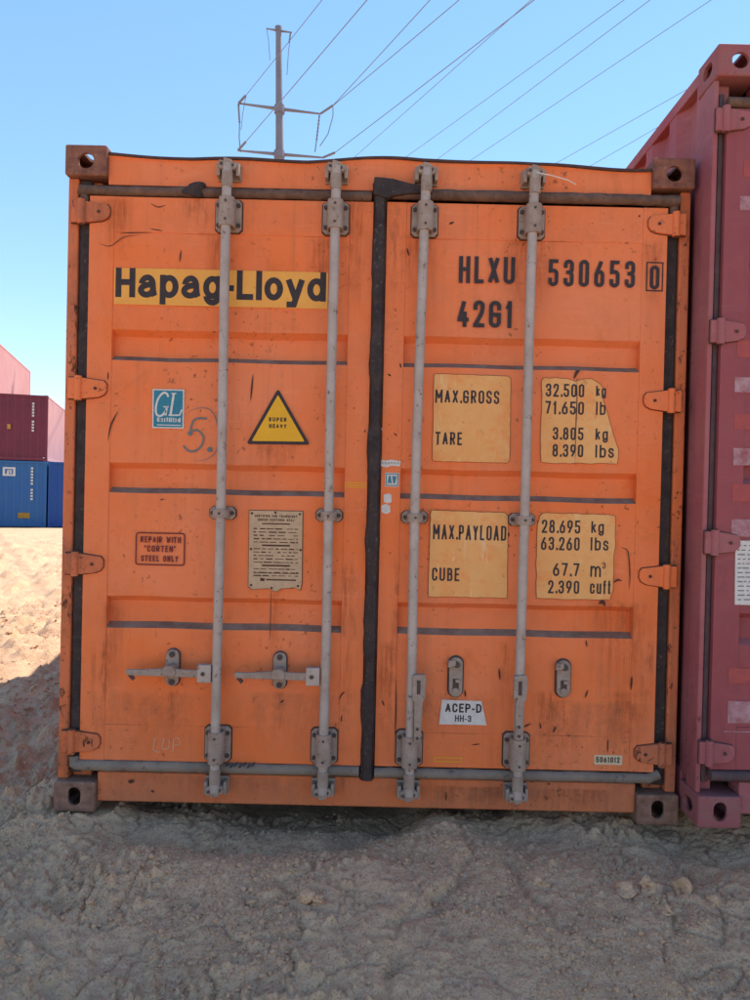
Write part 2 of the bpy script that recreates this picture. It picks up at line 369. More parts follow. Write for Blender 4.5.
# ------------------------------------------------------------------ corner castings (hollow, with holes)
def stadium(w_, h_, n=10):
    r = min(w_, h_)/2; out = []
    for k in range(4*n):
        a = 2*pi*k/(4*n); cx = (w_/2-r)*(1 if cos(a) > 0 else -1); cz = (h_/2-r)*(1 if sin(a) > 0 else -1)
        out.append((cx+r*cos(a), cz+r*sin(a)))
    return out
def casting_mesh(name, fw, fh):
    W_, D_, H_ = .162, .178, .118
    def bmobj(build):
        bm = bmesh.new(); build(bm); me = bpy.data.meshes.new('tmp'); bm.to_mesh(me); bm.free()
        o = bpy.data.objects.new('tmp', me); C.objects.link(o); return o
    def cube(bm, x0, x1, y0, y1, z0, z1, bev=0):
        r = bmesh.ops.create_cube(bm, size=1)
        for v in r['verts']: v.co = ((x0+x1)/2+v.co.x*(x1-x0), (y0+y1)/2+v.co.y*(y1-y0), (z0+z1)/2+v.co.z*(z1-z0))
        if bev: bmesh.ops.bevel(bm, geom=bm.edges[:], offset=bev, segments=3, affect='EDGES', profile=.5)
    def stad(bm, w_, h_, axis, c, a0, a1):
        pts = stadium(w_, h_); vs = []
        for t in (a0, a1):
            row = []
            for u, v in pts:
                q = {'y': (c[0]+u, t, c[1]+v), 'x': (t, c[0]+u, c[1]+v), 'z': (c[0]+u, c[1]+v, t)}[axis]
                row.append(bm.verts.new(q))
            vs.append(row)
        n = len(pts)
        fs = [bm.faces.new(vs[0]), bm.faces.new(vs[1][::-1])]
        for i in range(n): fs.append(bm.faces.new((vs[0][(i+1) % n], vs[0][i], vs[1][i], vs[1][(i+1) % n])))
        bmesh.ops.recalc_face_normals(bm, faces=bm.faces[:])
    body = bmobj(lambda bm: cube(bm, 0, W_, 0, D_, 0, H_, .008))
    cutters = [bmobj(lambda bm: cube(bm, .014, W_-.012, .014, D_-.012, .012, H_-.012)),
               bmobj(lambda bm: stad(bm, fw, fh, 'y', (.082, .056), -.02, .03)),
               bmobj(lambda bm: stad(bm, .079, .051, 'x', (.09, .060), -.02, .03)),
               bmobj(lambda bm: stad(bm, .064, .124, 'z', (.082, .089), H_-.03, H_+.02))]
    for c in cutters:
        m = body.modifiers.new('b', 'BOOLEAN'); m.object = c; m.operation = 'DIFFERENCE'; m.solver = 'EXACT'
    dg = bpy.context.evaluated_depsgraph_get(); dg.update()
    me = bpy.data.meshes.new_from_object(body.evaluated_get(dg)); me.name = name
    for o in cutters+[body]:
        mm = o.data; bpy.data.objects.remove(o); bpy.data.meshes.remove(mm)
    me.materials.clear()
    return me
CAST_ROUND = casting_mesh('corner_casting', .062, .060)
CAST_TALL = casting_mesh('corner_casting', .050, .072)

def corrugated(mb, a0, a1, z0, z1, base, depth, axis, sign, period=.278, k=0):
    """trapezoid wall running along axis 'x' or 'y' from a0 to a1; base = outer plane; sign = outward"""
    n = max(1, round((a1-a0)/period)); p = (a1-a0)/n; prof = []
    for i in range(n):
        s0 = a0+i*p; prof += [(s0, 0), (s0+p*.26, 0), (s0+p*.50, 1), (s0+p*.76, 1)]
    prof.append((a1, 0)); vs = []
    for s0, d in prof:
        o = base-sign*depth*d
        for z in (z0, z1): vs.append((s0, o, z) if axis == 'x' else (o, s0, z))
    f = [(2*i, 2*i+2, 2*i+3, 2*i+1) for i in range(len(prof)-1)]
    if (axis == 'x') == (sign > 0): f = [q[::-1] for q in f]
    mb.add(vs, f, k)

# ------------------------------------------------------------------ the two door-end containers
def container_shell(root, W, H, L, m, hd_z0, hd_z1, sill, post_w, seal_w, door_y=0.0, wavy=0.0, cast_front=-.02, seed=1):
    """m: dict of materials. local frame: x centred, y = 0 door plane, z = 0 bottom of castings"""
    rnd = random.Random(seed); hw = W/2
    for sx in (-1, 1):
        for top in (0, 1):
            for back in (0, 1):
                me = (CAST_ROUND if top else CAST_TALL).copy(); me.materials.append(m['cast'] if top else m['cast_low'])
                o = obj('corner_casting', me, root)
                o.location = (sx*hw, (cast_front if not back else L), (H if top else 0))
                # mesh occupies +x,+y,+z with holes on x = 0, y = 0 and the top
                o.scale = (-sx, -1 if back else 1, 1 if top else -1)
                o.location.z = (H-.118) if top else .118
    for sx in (-1, 1):
        b = MB()
        x0, x1 = sorted((sx*hw, sx*(hw-post_w)))
        e = .0025
        b.box(x0+e, x1-e, .012, .105, .118, H-.118)
        x2, x3 = sorted((sx*(hw-post_w), sx*(hw-post_w-seal_w-.03)))
        b.box(x2, x3, .050, .104, .118, H-.118)
        b.build('corner_post', m['post'], root, bevel=.006)
        MB().box(min(sx*(hw-.003), sx*(hw-.12)), max(sx*(hw-.003), sx*(hw-.12)), L-.10, L-.005, .118, H-.118).build('corner_post', m['post'], root)
        x4, x5 = sorted((sx*(hw-post_w-.001), sx*(hw-post_w-seal_w)))
        MB().box(x4, x5, .020, .049, sill[1]-.01, hd_z0+.02).build('door_seal', m['seal_v'], root, bevel=.006)
        c = MB(); corrugated(c, .105, L-.1, .155, H-.06, sx*(hw-.008), .036, 'y', sx)
        c.build('side_wall', m['side'], root)
        c = MB(); c.box(min(sx*(hw-.004), sx*(hw-.064)), max(sx*(hw-.004), sx*(hw-.064)), .158, L-.0, H-.062, H-.012)
        c.build('top_rail', m['post'], root, bevel=.004)
        c = MB(); c.box(min(sx*(hw-.006), sx*(hw-.066)), max(sx*(hw-.006), sx*(hw-.066)), .158, L-.0, .022, .155)
        c.build('bottom_rail', m['post'], root, bevel=.004)
    # roof with corrugated skin, front edge bent
    c = MB(); n = 44; prof = [(0.11+i*(L-.2)/(4*n), (0, 0, 1, 1)[i % 4]) for i in range(4*n+1)]
    vs = []
    for y_, d in prof: vs += [(-hw+.06, y_, H-.035+.014*d), (hw-.06, y_, H-.035+.014*d)]
    c.add(vs, [(2*i, 2*i+1, 2*i+3, 2*i+2) for i in range(len(prof)-1)]); c.build('roof', m['side'], root)
    c = MB(); corrugated(c, -hw+.12, hw-.12, .155, H-.06, L-.01, .036, 'x', 1); c.build('end_wall', m['side'], root)
    MB().box(-hw+.07, hw-.07, .13, L-.05, .07, .15).build('floor', RUST_DARK, root)
    # header: wavy upper lip
    n = 90; c = MB(); xs = [-hw+.162+(W-.324)*i/n for i in range(n+1)]
    ph = rnd.random()*6
    def wz(x): return wavy*(sin(x*4.1+ph)+.6*sin(x*10.3+1.3)+.45*abs(sin(x*7.1+2)))
    rows = [(.006, lambda x: hd_z0), (.006, lambda x: hd_z1-.012+.4*wz(x)), (.000, lambda x: hd_z1+wz(x))]
    vs = [(x, y_+(.004*sin(x*9) if wavy and j == 2 else 0), z(x)) for x in xs for j, (y_, z) in enumerate(rows)]
    c.add(vs, [(3*i+j, 3*i+3+j, 3*i+4+j, 3*i+1+j) for i in range(n) for j in range(2)])
    c.box(-hw+.162, hw-.162, .008, .10, hd_z0+.001, hd_z1-.02)
    c.build('door_header', m['header'], root)
    c = MB(); vs = []
    for x in xs: z = hd_z1+wz(x)+.0005; vs += [(x, -.006, z-.004), (x, -.004, z+.007), (x, .130, z+.012), (x, .128, z+.001)]
    c.add(vs, [(4*i+j, 4*i+4+j, 4*i+4+(j+1) % 4, 4*i+(j+1) % 4) for i in range(n) for j in range(4)])
    c.build('roof_edge', m['lip'], root)
    c = MB(); c.box(-hw+.162, hw-.162, .006, .10, sill[0], sill[1])
    c.build('door_sill', m['sill'], root, bevel=.005)

def door(root, x0, x1, z0, z1, sx0, sx1, grooves, zs0, zs1, mats, name='door', thick=.05):
    """leaf with stiles, rails and a panel pressed with horizontal grooves"""
    b = MB()
    b.box(x0, sx0, 0, thick, z0, z1); b.box(sx1, x1, 0, thick, z0, z1)
    b.box(sx0, sx1, 0.0006, thick, zs1, z1-.0005); b.box(sx0, sx1, 0.0006, thick, z0+.0005, zs0)
    e = .0028; prof = [(zs0, e, 0)]
    for g1, g0 in sorted([(g[0], g[1]) for g in grooves], key=lambda q: q[1]):
        prof += [(g0, e, 0), (g0+.021, .036, 1), (g1-.022, .036, 0), (g1, e, 0)]
    prof.append((zs1, e, 0)); nx = 40; fine = [prof[0]]
    for q in prof[1:]:
        z_, y_, f_ = fine[-1]; m_ = max(1, int((q[0]-z_)/.045))
        fine += [(z_+(q[0]-z_)*i/m_, y_+(q[1]-y_)*i/m_, q[2]) for i in range(1, m_+1)]
    prof = fine
    rnd = random.Random(int(x0*1000)); vs = []
    xs = [sx0+(sx1-sx0)*i/nx for i in range(nx+1)]
    for z, y, _ in prof:
        for x in xs: 
            ed = min(1, (x-sx0)/.06, (sx1-x)/.06, (z-zs0)/.06, (zs1-z)/.06)
            dn = max(0, sin(x*6.1+z*2.3+sx0)*sin(z*4.7-x*3.1))**2*.0045+max(0, sin(x*17+z*5)*sin(z*13+x*7+sx0*3)-.3)*.003
            vs.append((x, y+max(0, ed)*dn, z+.0012*sin(x*14+z*9)))
    for i in range(len(prof)-1):
        kk = 1 if prof[i+1][2] else 0
        b.add(vs[i*(nx+1):(i+2)*(nx+1)], [(j, j+1, j+nx+2, j+nx+1) for j in range(nx)], kk)
    # weld beads where the panel meets the frame
    return b.build(name, mats, root, bevel=.0018)

def hinge(parent, sx, xp, xd, z, mats, h=.082):
    """blade from the post (xp) on to the door (xd); sx = side sign"""
    b = MB(); d = -1 if xd < xp else 1
    def X(t): return xp+(xd-xp)*t
    out = [(X(0), z-h/2), (X(.34), z-h/2), (X(.80), z-h*.40), (X(.94), z-h*.28), (X(1), z-h*.10), (X(1), z+h*.20), (X(.93), z+h*.36), (X(.34), z+h/2), (X(0), z+h/2)]
    cx = sum(p[0] for p in out)/len(out)
    big = [(cx+(p[0]-cx)*1.035, z+(p[1]-z)*1.10) for p in out]
    b.prism(big, -.002, .004, 1)
    b.prism(out, -.013, .004, 0)
    b.tube([(X(.27), -.012, z-h/2-.006), (X(.27), -.012, z+h/2+.006)], .014, 14, 0)
    b.tube([(X(.27), -.012, z-h/2-.012), (X(.27), -.012, z+h/2+.012)], .007, 8, 1)
    for dz in (.0,): b.tube([(X(.72), -.0165, z+dz), (X(.72), -.012, z+dz)], .0065, 8, 1)
    return b.build('hinge', mats, parent, bevel=.002)

def bracket(parent, x, z0, z1, w_=.1, heads=True, yb=-.055, r=.024):
    b = MB(); cz = (z0+z1)/2; c = .012
    oct_ = [(x-w_/2, z0+c), (x-w_/2+c, z0), (x+w_/2-c, z0), (x+w_/2, z0+c), (x+w_/2, z1-c), (x+w_/2-c, z1), (x-w_/2+c, z1), (x-w_/2, z1-c)]
    big = [(x+(p[0]-x)*1.09, cz+(p[1]-cz)*1.06) for p in oct_]
    b.prism(big, -.0045, .003, 2)
    b.prism(oct_, -.014, -.002, 0)
    # saddle round the bar
    n = 14; vs = []
    for i in range(n+1):
        a = pi*i/n; vx = x-cos(a)*(r+.006); vy = yb+.004-sin(a)*(r+.004)
        vs += [(vx, vy, z0+.008), (vx, vy, z1-.008)]
    b.add(vs, [(2*i, 2*i+2, 2*i+3, 2*i+1) for i in range(n)], 0, True)
    for zz, fl in ((z0+.008, 1), (z1-.008, 0)):
        loop = [vs[2*i][:2]+(zz,) for i in range(n+1)]; b.add(loop, [tuple(range(n+1))] if fl else [tuple(range(n, -1, -1))])
    b.box(x-r-.006, x-r+.001, yb+.004, -.013, z0+.008, z1-.008); b.box(x+r-.001, x+r+.006, yb+.004, -.013, z0+.008, z1-.008)
    for sx in (-1, 1):
        for zz in ((z0+.024, z1-.024) if z1-z0 > .08 else (cz,)):
            xx = x+sx*(w_/2-.011)
            b.tube([(xx, -.022, zz), (xx, -.013, zz)], .0085, 6, 1, smooth=False)
    for zz in ((z0+.028, z1-.028) if z1-z0 > .08 else (cz,)):
        b.tube([(x, yb-r-.004, zz), (x, yb-r+.006, zz)], .0048, 8, 1, smooth=False)
    return b.build('bar_bracket', [ZINC_RUSTY, BOLT, RUST_DARK], parent, bevel=.0015)

def cam_end(parent, x, z, up, yb=-.055, rot=0):
    """forked cam on the bar end and the keeper lug behind it"""
    s = 1 if up else -1; b = MB()
    b.tube([(x, yb, z-s*.075), (x, yb, z-s*.02)], .0215, 14, 0)
    b.prism([(x-.020, z-s*.03), (x+.020, z-s*.03), (x+.017, z+s*.026), (x-.013, z+s*.034)], yb-.012, yb+.012, 0)
    b.prism([(x-.033, z-s*.004), (x-.012, z-s*.012), (x-.010, z+s*.020), (x-.030, z+s*.026)], yb-.010, yb+.028, 0)
    b.tube([(x+.019, yb-.006, z+s*.006), (x+.019, yb+.020, z+s*.006)], .0155, 12, 0)
    b.tube([(x+.019, yb-.010, z+s*.006), (x+.019, yb-.004, z+s*.006)], .006, 8, 1)
    b.tube([(x-.022, yb-.014, z+s*.010), (x-.022, yb-.008, z+s*.010)], .006, 8, 1)
    k = b.build('cam', [ZINC_RUSTY, BOLT], parent, bevel=.002)
    b = MB(); b.box(x-.045, x+.045, -.006, .012, z-.034, z+.030); b.box(x-.043, x-.029, -.050, -.005, z-.028, z+.022)
    b.box(x+.031, x+.043, -.048, -.005, z-.028, z+.022); b.box(x-.030, x+.032, -.030, -.004, z+(.012 if up else -.026), z+(.024 if up else -.014))
    b.build('cam_keeper', [ZINC_RUSTY], parent, bevel=.002)
    return k

def lock_bar(parent, x, z0, z1, mids, ups, lows, yb=-.055, bend=0.0):
    n = 14; pts = []
    for i in range(n+1):
        t = i/n; pts.append((x+bend*max(0, (t-.55)/.45)**2+.0015*sin(t*9+x*5), yb+.002*sin(t*7+x), z0+(z1-z0)*t))
    MB().tube(pts, .0185, 16).build('locking_bar', ZINC, parent)
    bracket(parent, x+bend*.9, *ups); bracket(parent, x, *lows); bracket(parent, x, *mids, w_=.098)
    cam_end(parent, x+bend, z1-.012, True, yb); cam_end(parent, x, z0+.012, False, yb)

GRO = [(1.886, 1.765), (1.368, 1.250), (.846, .721)]
# ================================================================== ORANGE CONTAINER
orange = empty('shipping_container', (0, 0, 0), 'bright orange shipping container on the sand, closed doors with grey locking bars and black lettering', 'shipping container')
mo = dict(cast=RUST, cast_low=RUST_GREY, post=ORANGE_WORN, seal_v=SEAL_BLACK, side=ORANGE_WORN, header=ORANGE, lip=RUST_DARK, sill=ORANGE_SILL)
container_shell(orange, 2.438, 2.591, 12.19, mo, 2.448, 2.556, (.036, .152), .046, .046, wavy=.009)
LD = door(orange, -1.127, -.022, .200, 2.402, -1.031, -.112, GRO, .340, 2.263, [ORANGE, DUST])
RD = door(orange, .030, 1.124, .200, 2.404, .107, 1.028, GRO, .335, 2.265, [ORANGE, DUST])

def seal_run(pts, r, mat, parent, seed=0, name='door_seal'):
    rnd = random.Random(seed); out = []; rs = []
    for (a, b) in zip(pts[:-1], pts[1:]):
        a, b = Vector(a), Vector(b); n = max(2, int((b-a).length/.03))
        for i in range(n): out.append(a+(b-a)*i/n+Vector((0, rnd.uniform(-.0012, .0012), rnd.uniform(-.0012, .0012)))); rs.append(r*rnd.uniform(.95, 1.05))
    out.append(Vector(pts[-1])); rs.append(r)
    return MB().tube(out, rs, 12).build(name, mat, parent)
seal_run([(-1.165, .004, 2.424), (-.030, .004, 2.424)], .0190, SEAL_BROWN, LD, 1)
seal_run([(-1.165, .004, 2.424), (-1.152, .012, 2.41), (-1.150, .014, 2.30)], .018, SEAL_BROWN, LD, 6)
seal_run([(.03, -.004, 2.434), (1.165, .002, 2.432)], .0210, SEAL_BROWN, RD, 2)
seal_run([(1.150, .012, 2.43), (1.150, .014, 2.30)], .018, SEAL_BROWN, RD, 7)
seal_run([(-1.150, .012, .21), (-1.147, .006, .180), (-1.13, .004, .178), (-.030, .004, .178)], .0215, SEAL_GREY, LD, 3)
seal_run([(.03, .002, .176), (1.10, .002, .176), (1.145, .01, .190)], .0205, SEAL_GREY, RD, 4)
# overlapping black seal between the leaves
b = MB(); n = 60; vs = []; rnd = random.Random(5)
for i in range(n+1):
    z = .150+(2.470-.150)*i/n; j = .0035*sin(i*.7)+rnd.uniform(-.003, .003); lo = .008 if i < 12 else 0
    vs += [(-.022+j-lo*rnd.random(), -.006, z), (-.015+j, -.023, z), (.003+j*1.4, -.027+.5*j, z), (.019-.4*j, -.024, z), (.0285-.5*j, -.003, z)]
b.add(vs, [(5*i+j, 5*i+j+1, 5*i+j+6, 5*i+j+5) for i in range(n) for j in range(4)])
b.add(vs[:5], [(4, 3, 2, 1, 0)]); b.add(vs[-5:], [(0, 1, 2, 3, 4)])
b.build('door_seal', SEAL_BLACK, RD)
b = MB(); b.prism([(-.024, 2.42), (.033, 2.405), (.050, 2.415), (.110, 2.425), (.205, 2.428), (.208, 2.448), (.12, 2.465), (.05, 2.482), (-.022, 2.488)], -.034, .002)
b.build('seal_flap', SEAL_BLACK, RD, bevel=.006)
b = MB(); b.box(-.020, -.010, .003, .05, .15, 2.44); b.box(.0, .028, .02, .05, .15, 2.44); b.build('door_edge', RUST_DARK, RD)

for z in (2.336, 1.652, .968, .272):
    hinge(LD, -1, -1.195, -1.045, z, [ORANGE_WORN if z != 1.652 else ORANGE, RUST_DARK]); hinge(RD, 1, 1.190, 1.046, z+.002, [ORANGE_WORN if z < .3 else ORANGE, RUST_DARK])
UP, LOW, MID = (2.268, 2.393), (.214, .346), (1.155, 1.203)
for par, x, bend in ((LD, -.583, 0), (LD, -.168, 0), (RD, .164, .014), (RD, .582, .010)):
    lock_bar(par, x, .108, 2.512, MID, UP, (LOW[0]-.004, LOW[1]), bend=bend)

# swing handles
def handle_left(x_tip, x_joint, x_ret, z, yb=-.055):
    b = MB()
    b.prism([(x_tip, z-.010), (x_tip+.02, z-.013), (x_joint-.02, z-.016), (x_joint, z-.016), (x_joint, z+.014), (x_joint-.06, z+.012), (x_tip+.16, z+.018), (x_tip+.06, z+.010), (x_tip, z+.009)], yb-.012, yb+.004)
    b.tube([(x_tip+.03, yb-.002, z-.03), (x_tip+.012, yb-.002, z-.012)], .008, 8, 1)
    b.build('handle', [ZINC_RUSTY, BOLT], LD, bevel=.004)
    b = MB(); b.box(x_joint-.018, x_joint+.034, yb-.016, yb+.016, z-.034, z+.034)
    b.tube([(x_joint+.004, yb-.020, z), (x_joint+.004, yb-.014, z)], .008, 10, 1); b.build('handle_joint', [ZINC, BOLT], LD, bevel=.003)
    b = MB(); b.prism([(x_ret+p[0]*1.0, z+.008+p[1]) for p in stadium(.058, .150)], -.004, .002, 1)
    b.prism([(x_ret+p[0], z+.008+p[1]) for p in stadium(.050, .142)], -.020, -.002, 0)
    b.prism([(x_ret-.022, z-.012), (x_ret+.022, z-.012), (x_ret+.028, z+.006), (x_ret+.015, z+.028), (x_ret-.015, z+.026), (x_ret-.028, z+.004)], yb-.020, -.015, 0)
    for dz in (-.046, .062): b.tube([(x_ret, -.026, z+dz), (x_ret, -.019, z+dz)], .0115, 10, 1)
    b.build('handle_retainer', [ZINC_RUSTY, BOLT], LD, bevel=.003)
z1 = P(172, 672, -.05)[1]; z2 = P(279, 675, -.05)[1]
handle_left(P(127, 672, -.05)[0], P(203, 672, -.05)[0], P(172, 670, -.02)[0], z1)
handle_left(P(235, 674, -.05)[0], P(311, 675, -.05)[0], P(279.5, 672, -.02)[0], z2)
def handle_right(x, z_top, z_bot, dx, xr, zr0, zr1, yb=-.055):
    b = MB()
    b.prism([(x-.012, z_top-.08), (x+dx-.026, z_top-.085), (x+dx-.026, z_top), (x+dx+.018, z_top+.006), (x+dx+.026, z_top-.01), (x+dx+.022, z_top-.085), (x+dx+.014, z_top-.10), (x+dx+.010, z_bot+.02), (x+dx+.004, z_bot), (x+dx-.016, z_bot), (x+dx-.018, z_top-.10)], yb-.030, yb-.006)
    b.prism([(x+dx-.010, z_top-.070), (x+dx+.004, z_top-.072), (x+dx+.004, z_top-.018), (x+dx-.010, z_top-.016)], yb-.0315, yb-.029, 1)
    for zz in (z_bot+.05, z_bot+.015): b.tube([(x+dx-.004, yb-.034, zz), (x+dx-.004, yb-.029, zz)], .006, 8, 1)
    b.build('handle', [ZINC_RUSTY, BOLT], RD, bevel=.004)
    c = (zr0+zr1)/2; h = zr1-zr0; b = MB()
    b.prism([(xr+p[0], c+p[1]) for p in stadium(.064, h+.012)], -.004, .002, 1)
    b.prism([(xr+p[0], c+p[1]) for p in stadium(.052, h)], -.018, -.002, 0)
    b.tube([(xr+.002, -.028, zr1-.026), (xr+.002, -.017, zr1-.026)], .012, 10, 1)
    b.tube([(xr, -.024, zr0+.024), (xr, -.017, zr0+.024)], .012, 10, 0)
    b.box(xr-.012, xr+.012, -.0195, -.0165, c-.045, c-.005, 1); b.box(xr-.002, xr+.013, -.030, -.0168, c-.018, c-.006, 0)
    b.prism([(xr-.034, zr1-.036), (xr-.004, zr1-.03), (xr-.002, zr1-.006), (xr-.030, zr1-.012)], -.030, -.004, 0)
    b.build('handle_retainer', [ZINC_RUSTY, BOLT], RD, bevel=.003)
handle_right(.164, P(418, 675, -.07)[1], P(418, 741, -.07)[1], .030, P(456, 677, -.02)[0], P(456, 697, -.02)[1], P(456, 658, -.02)[1])
handle_right(.582, P(522, 676, -.07)[1], P(522, 739, -.07)[1], -.002, P(564, 679, -.02)[0], P(564, 697.5, -.02)[1], P(564, 661, -.02)[1])

# ------------------------------------------------------------------ print and plates on the doors
Y0 = -.0012; Y1 = -.0018; Y2 = -.0023
def outline(b, pts, t, y, k=0): ribbon(b, [Vector(p) for p in pts]+[Vector(pts[0])], t, y, k)
b = MB(); x0, z1 = P(114.5, 268, Y0); x1, z0 = P(327.5, 309, Y0); z1 = P(220, 270, Y0)[1]; z0 = P(220, 306.5, Y0)[1]
for xa, xb in ((x0, (x0+x1)/2), ((x0+x1)/2, x1)): b.box(xa, xb, Y0, .0035, z0, z1, 0)
ptext(b, 'Hapag-Lloyd', 115.5, 270, 326, 299.3, 5.9, Y1, 1, gap=.13)
b.build('lettering', [AMBER, INK], LD)
b = MB(); ptext(b, 'HLXU', 459, 256.5, 515, 283.5, 3.9, Y0, gap=.36); b.build('lettering', INK, RD); b = MB(); ptext(b, '42G1', 457.5, 300.5, 512.5, 327.5, 4.0, Y0, gap=.36)
b.build('lettering', INK, RD)
b = MB(); ptext(b, '530653', 548.5, 260, 635, 287, 3.7, Y0, gap=.48); ptext(b, '0', 649.8, 265.5, 659.5, 289.5, 3.6, Y0)
q = pmm([(647, 262.5), (662.8, 262.9), (662, 291), (646.3, 290.6)]); outline(b, q, .0052, Y0)
b.build('lettering', INK, RD)

b = MB(); q = pmm([(152.7, 389), (184.3, 389.6), (183.6, 428.6), (152.3, 428)]); b.prism(q, Y0, .0035, 0)
q = pmm([(154, 390.3), (183, 390.9), (182.4, 427.4), (153.6, 426.8)]); b.flat(q, Y1, 1)
def pcurve(b, pts, tpx, y, k=0, n=5, taper=False, closed=False): ribbon(b, curve([P(a, c, y) for a, c in pts], closed, n), tpx/256, y, k, taper)
pcurve(b, [(168.3, 397), (166.5, 393.3), (162.8, 393.2), (158.3, 398.5), (156, 406.5), (156.3, 413.5), (159.3, 416), (163, 414.5), (165.8, 410.5)], 2.0, Y2)
pcurve(b, [(163.4, 406.8), (168.6, 406.8)], 1.3, Y2); pcurve(b, [(166.9, 407), (165.4, 415.4)], 2.0, Y2)
pcurve(b, [(173.8, 393.6), (170.5, 415)], 2.2, Y2); pcurve(b, [(171.5, 393.5), (176.3, 393.5)], 1.1, Y2-.0001)
pcurve(b, [(168.6, 415.2), (179.5, 415.2), (182, 409.5)], 1.5, Y2-.0002, n=1)
ptext(b, 'Certified', 157, 417.6, 180.5, 422, 1.2, Y2, gap=.3)
pcurve(b, [(157, 424.8), (181, 425.4)], .9, Y2)
b.build('certificate_sticker', [WHITE, TEAL], LD)

b = MB()
pcurve(b, [(207, 418.7), (200, 418.3), (193.5, 420.6), (190.8, 430.5), (196, 430), (200.6, 432.5), (203.5, 439), (200, 447.5), (193, 451.5), (187, 450), (183.5, 445.5)], 1.7, Y1)
pcurve(b, [(184, 416), (193, 409.5), (205, 408), (213, 413), (217.5, 425), (218.5, 440), (215, 453), (204, 460), (192, 461)], 1.0, Y1, taper=True)
for (cx, cz, r) in ((190, 433.5, 2.4), (209.6, 449.6, 2.6)):
    x, z = P(cx, cz, Y1); b.flat([(x+r/256*cos(i*.6283), z+r/256*sin(i*.6283)) for i in range(10)], Y1-.0002)
b.build('graffiti', MARKER, LD)

b = MB(); tri = [(278, 388.5), (310, 444.8), (246.3, 444.0)]
def tri_round(s, r, y):
    c = Vector((278.1, 425.8)); p = [Vector(P(*(c+(Vector(q)-c)*s), y)) for q in tri]; out = []
    for i in range(3):
        a, v, d = p[i-1], p[i], p[(i+1) % 3]
        for t in (0, .25, .5, .75, 1):
            p0 = v+(a-v).normalized()*r; p3 = v+(d-v).normalized()*r; out.append(tuple((1-t)**2*p0+2*t*(1-t)*v+t*t*p3))
    return out
b.prism(tri_round(1, .014, Y0), Y0, .0035, 0); b.flat(tri_round(.83, .006, Y1), Y1, 1)
ptext(b, 'SUPER', 268.8, 417.4, 286.6, 421.6, 1.0, Y2, gap=.4); ptext(b, 'HEAVY', 269, 424, 286.4, 428.2, 1.0, Y2, gap=.4)
b.build('warning_sign', [INK, YELLOW], LD)

b = MB(); q = pmm([(136.4, 532.6), (184.8, 533.6), (184, 565.4), (135.6, 564.4)]); xa = q[0][0]; xb = q[1][0]; za = q[2][1]; zb = q[0][1]
outline(b, rrect(xa, xb, za, zb, .010), .0052, Y0)
ptext(b, 'REPAIR WITH', 140.5, 536.6, 181, 542.8, 1.15, Y0, gap=.35); ptext(b, '"CORTEN"', 144.5, 545.6, 175.5, 552, 1.15, Y0, gap=.35); ptext(b, 'STEEL ONLY', 141, 555.6, 178, 561.6, 1.15, Y0, gap=.35)
b.build('lettering', INK_BROWN, LD)

# approval plate, riveted, corners torn
b = MB(); q = pmm([(249.6, 510.5), (302.6, 511.5), (301.8, 582), (300.5, 589.5), (294, 587.2), (281, 588.5), (276, 591.5), (268, 588), (252, 589.3), (248.6, 586)])
xa, xb = q[0][0], q[1][0]; b.prism([(p[0]+(p[0]-(xa+xb)/2)*.02, p[1]+(.002 if i < 2 else -.002)) for i, p in enumerate(q)], -.0004, .0035, 1); b.prism(q, -.004, .003, 0)
YP = -.0046
for s, l, t, r_ in (('CERTIFIED FOR TRANSPORT', 255, 515, 297), ('UNDER CUSTOMS SEAL', 258, 518.8, 294), ('CA 1234', 262, 522.4, 290)):
    if s == 'CA 1234': pcurve(b, [(l, t+1.2), (r_, t+1.7)], 1.2, YP, 1, n=1)
    else: ptext(b, s, l, t, r_, t+2.4, .55, YP, 1, gap=.4)
rnd = random.Random(3)
for i in range(15):
    yy = 528.5+i*3.35; x = 253.5
    if i in (5, 11): pcurve(b, [(262, yy), (290, yy+.6)], 1.6, YP, 1, n=1); continue
    while x < 297:
        e = min(298, x+rnd.uniform(2, 9)); pcurve(b, [(x, yy+(x-253)*.02), (e, yy+(e-253)*.02)], rnd.choice((.7, .9, 1.2)), YP, 1, n=1); x = e+rnd.uniform(.8, 3 if rnd.random() < .8 else 9)
pcurve(b, [(253.5, 572.8), (298.5, 573.8)], .6, YP, 1, n=1); x, z = P(262, 579.5, YP); b.flat([(x-.008, z-.006), (x+.009, z-.006), (x+.011, z+.004), (x-.006, z+.007)], YP, 1)
pcurve(b, [(266, 579.6), (296, 580.3)], 1.4, YP, 1, n=1)
for p in ((252, 513.3), (275.5, 512.6), (299.8, 514.2), (251, 549), (300.5, 550), (251, 585), (298, 586), (271.5, 588)):
    x, z = P(*p, YP); b.tube([(x, YP-.002, z), (x, YP+.001, z)], .0045, 8, 1)
b.build('approval_plate', [PLATE, SCRATCH], LD)

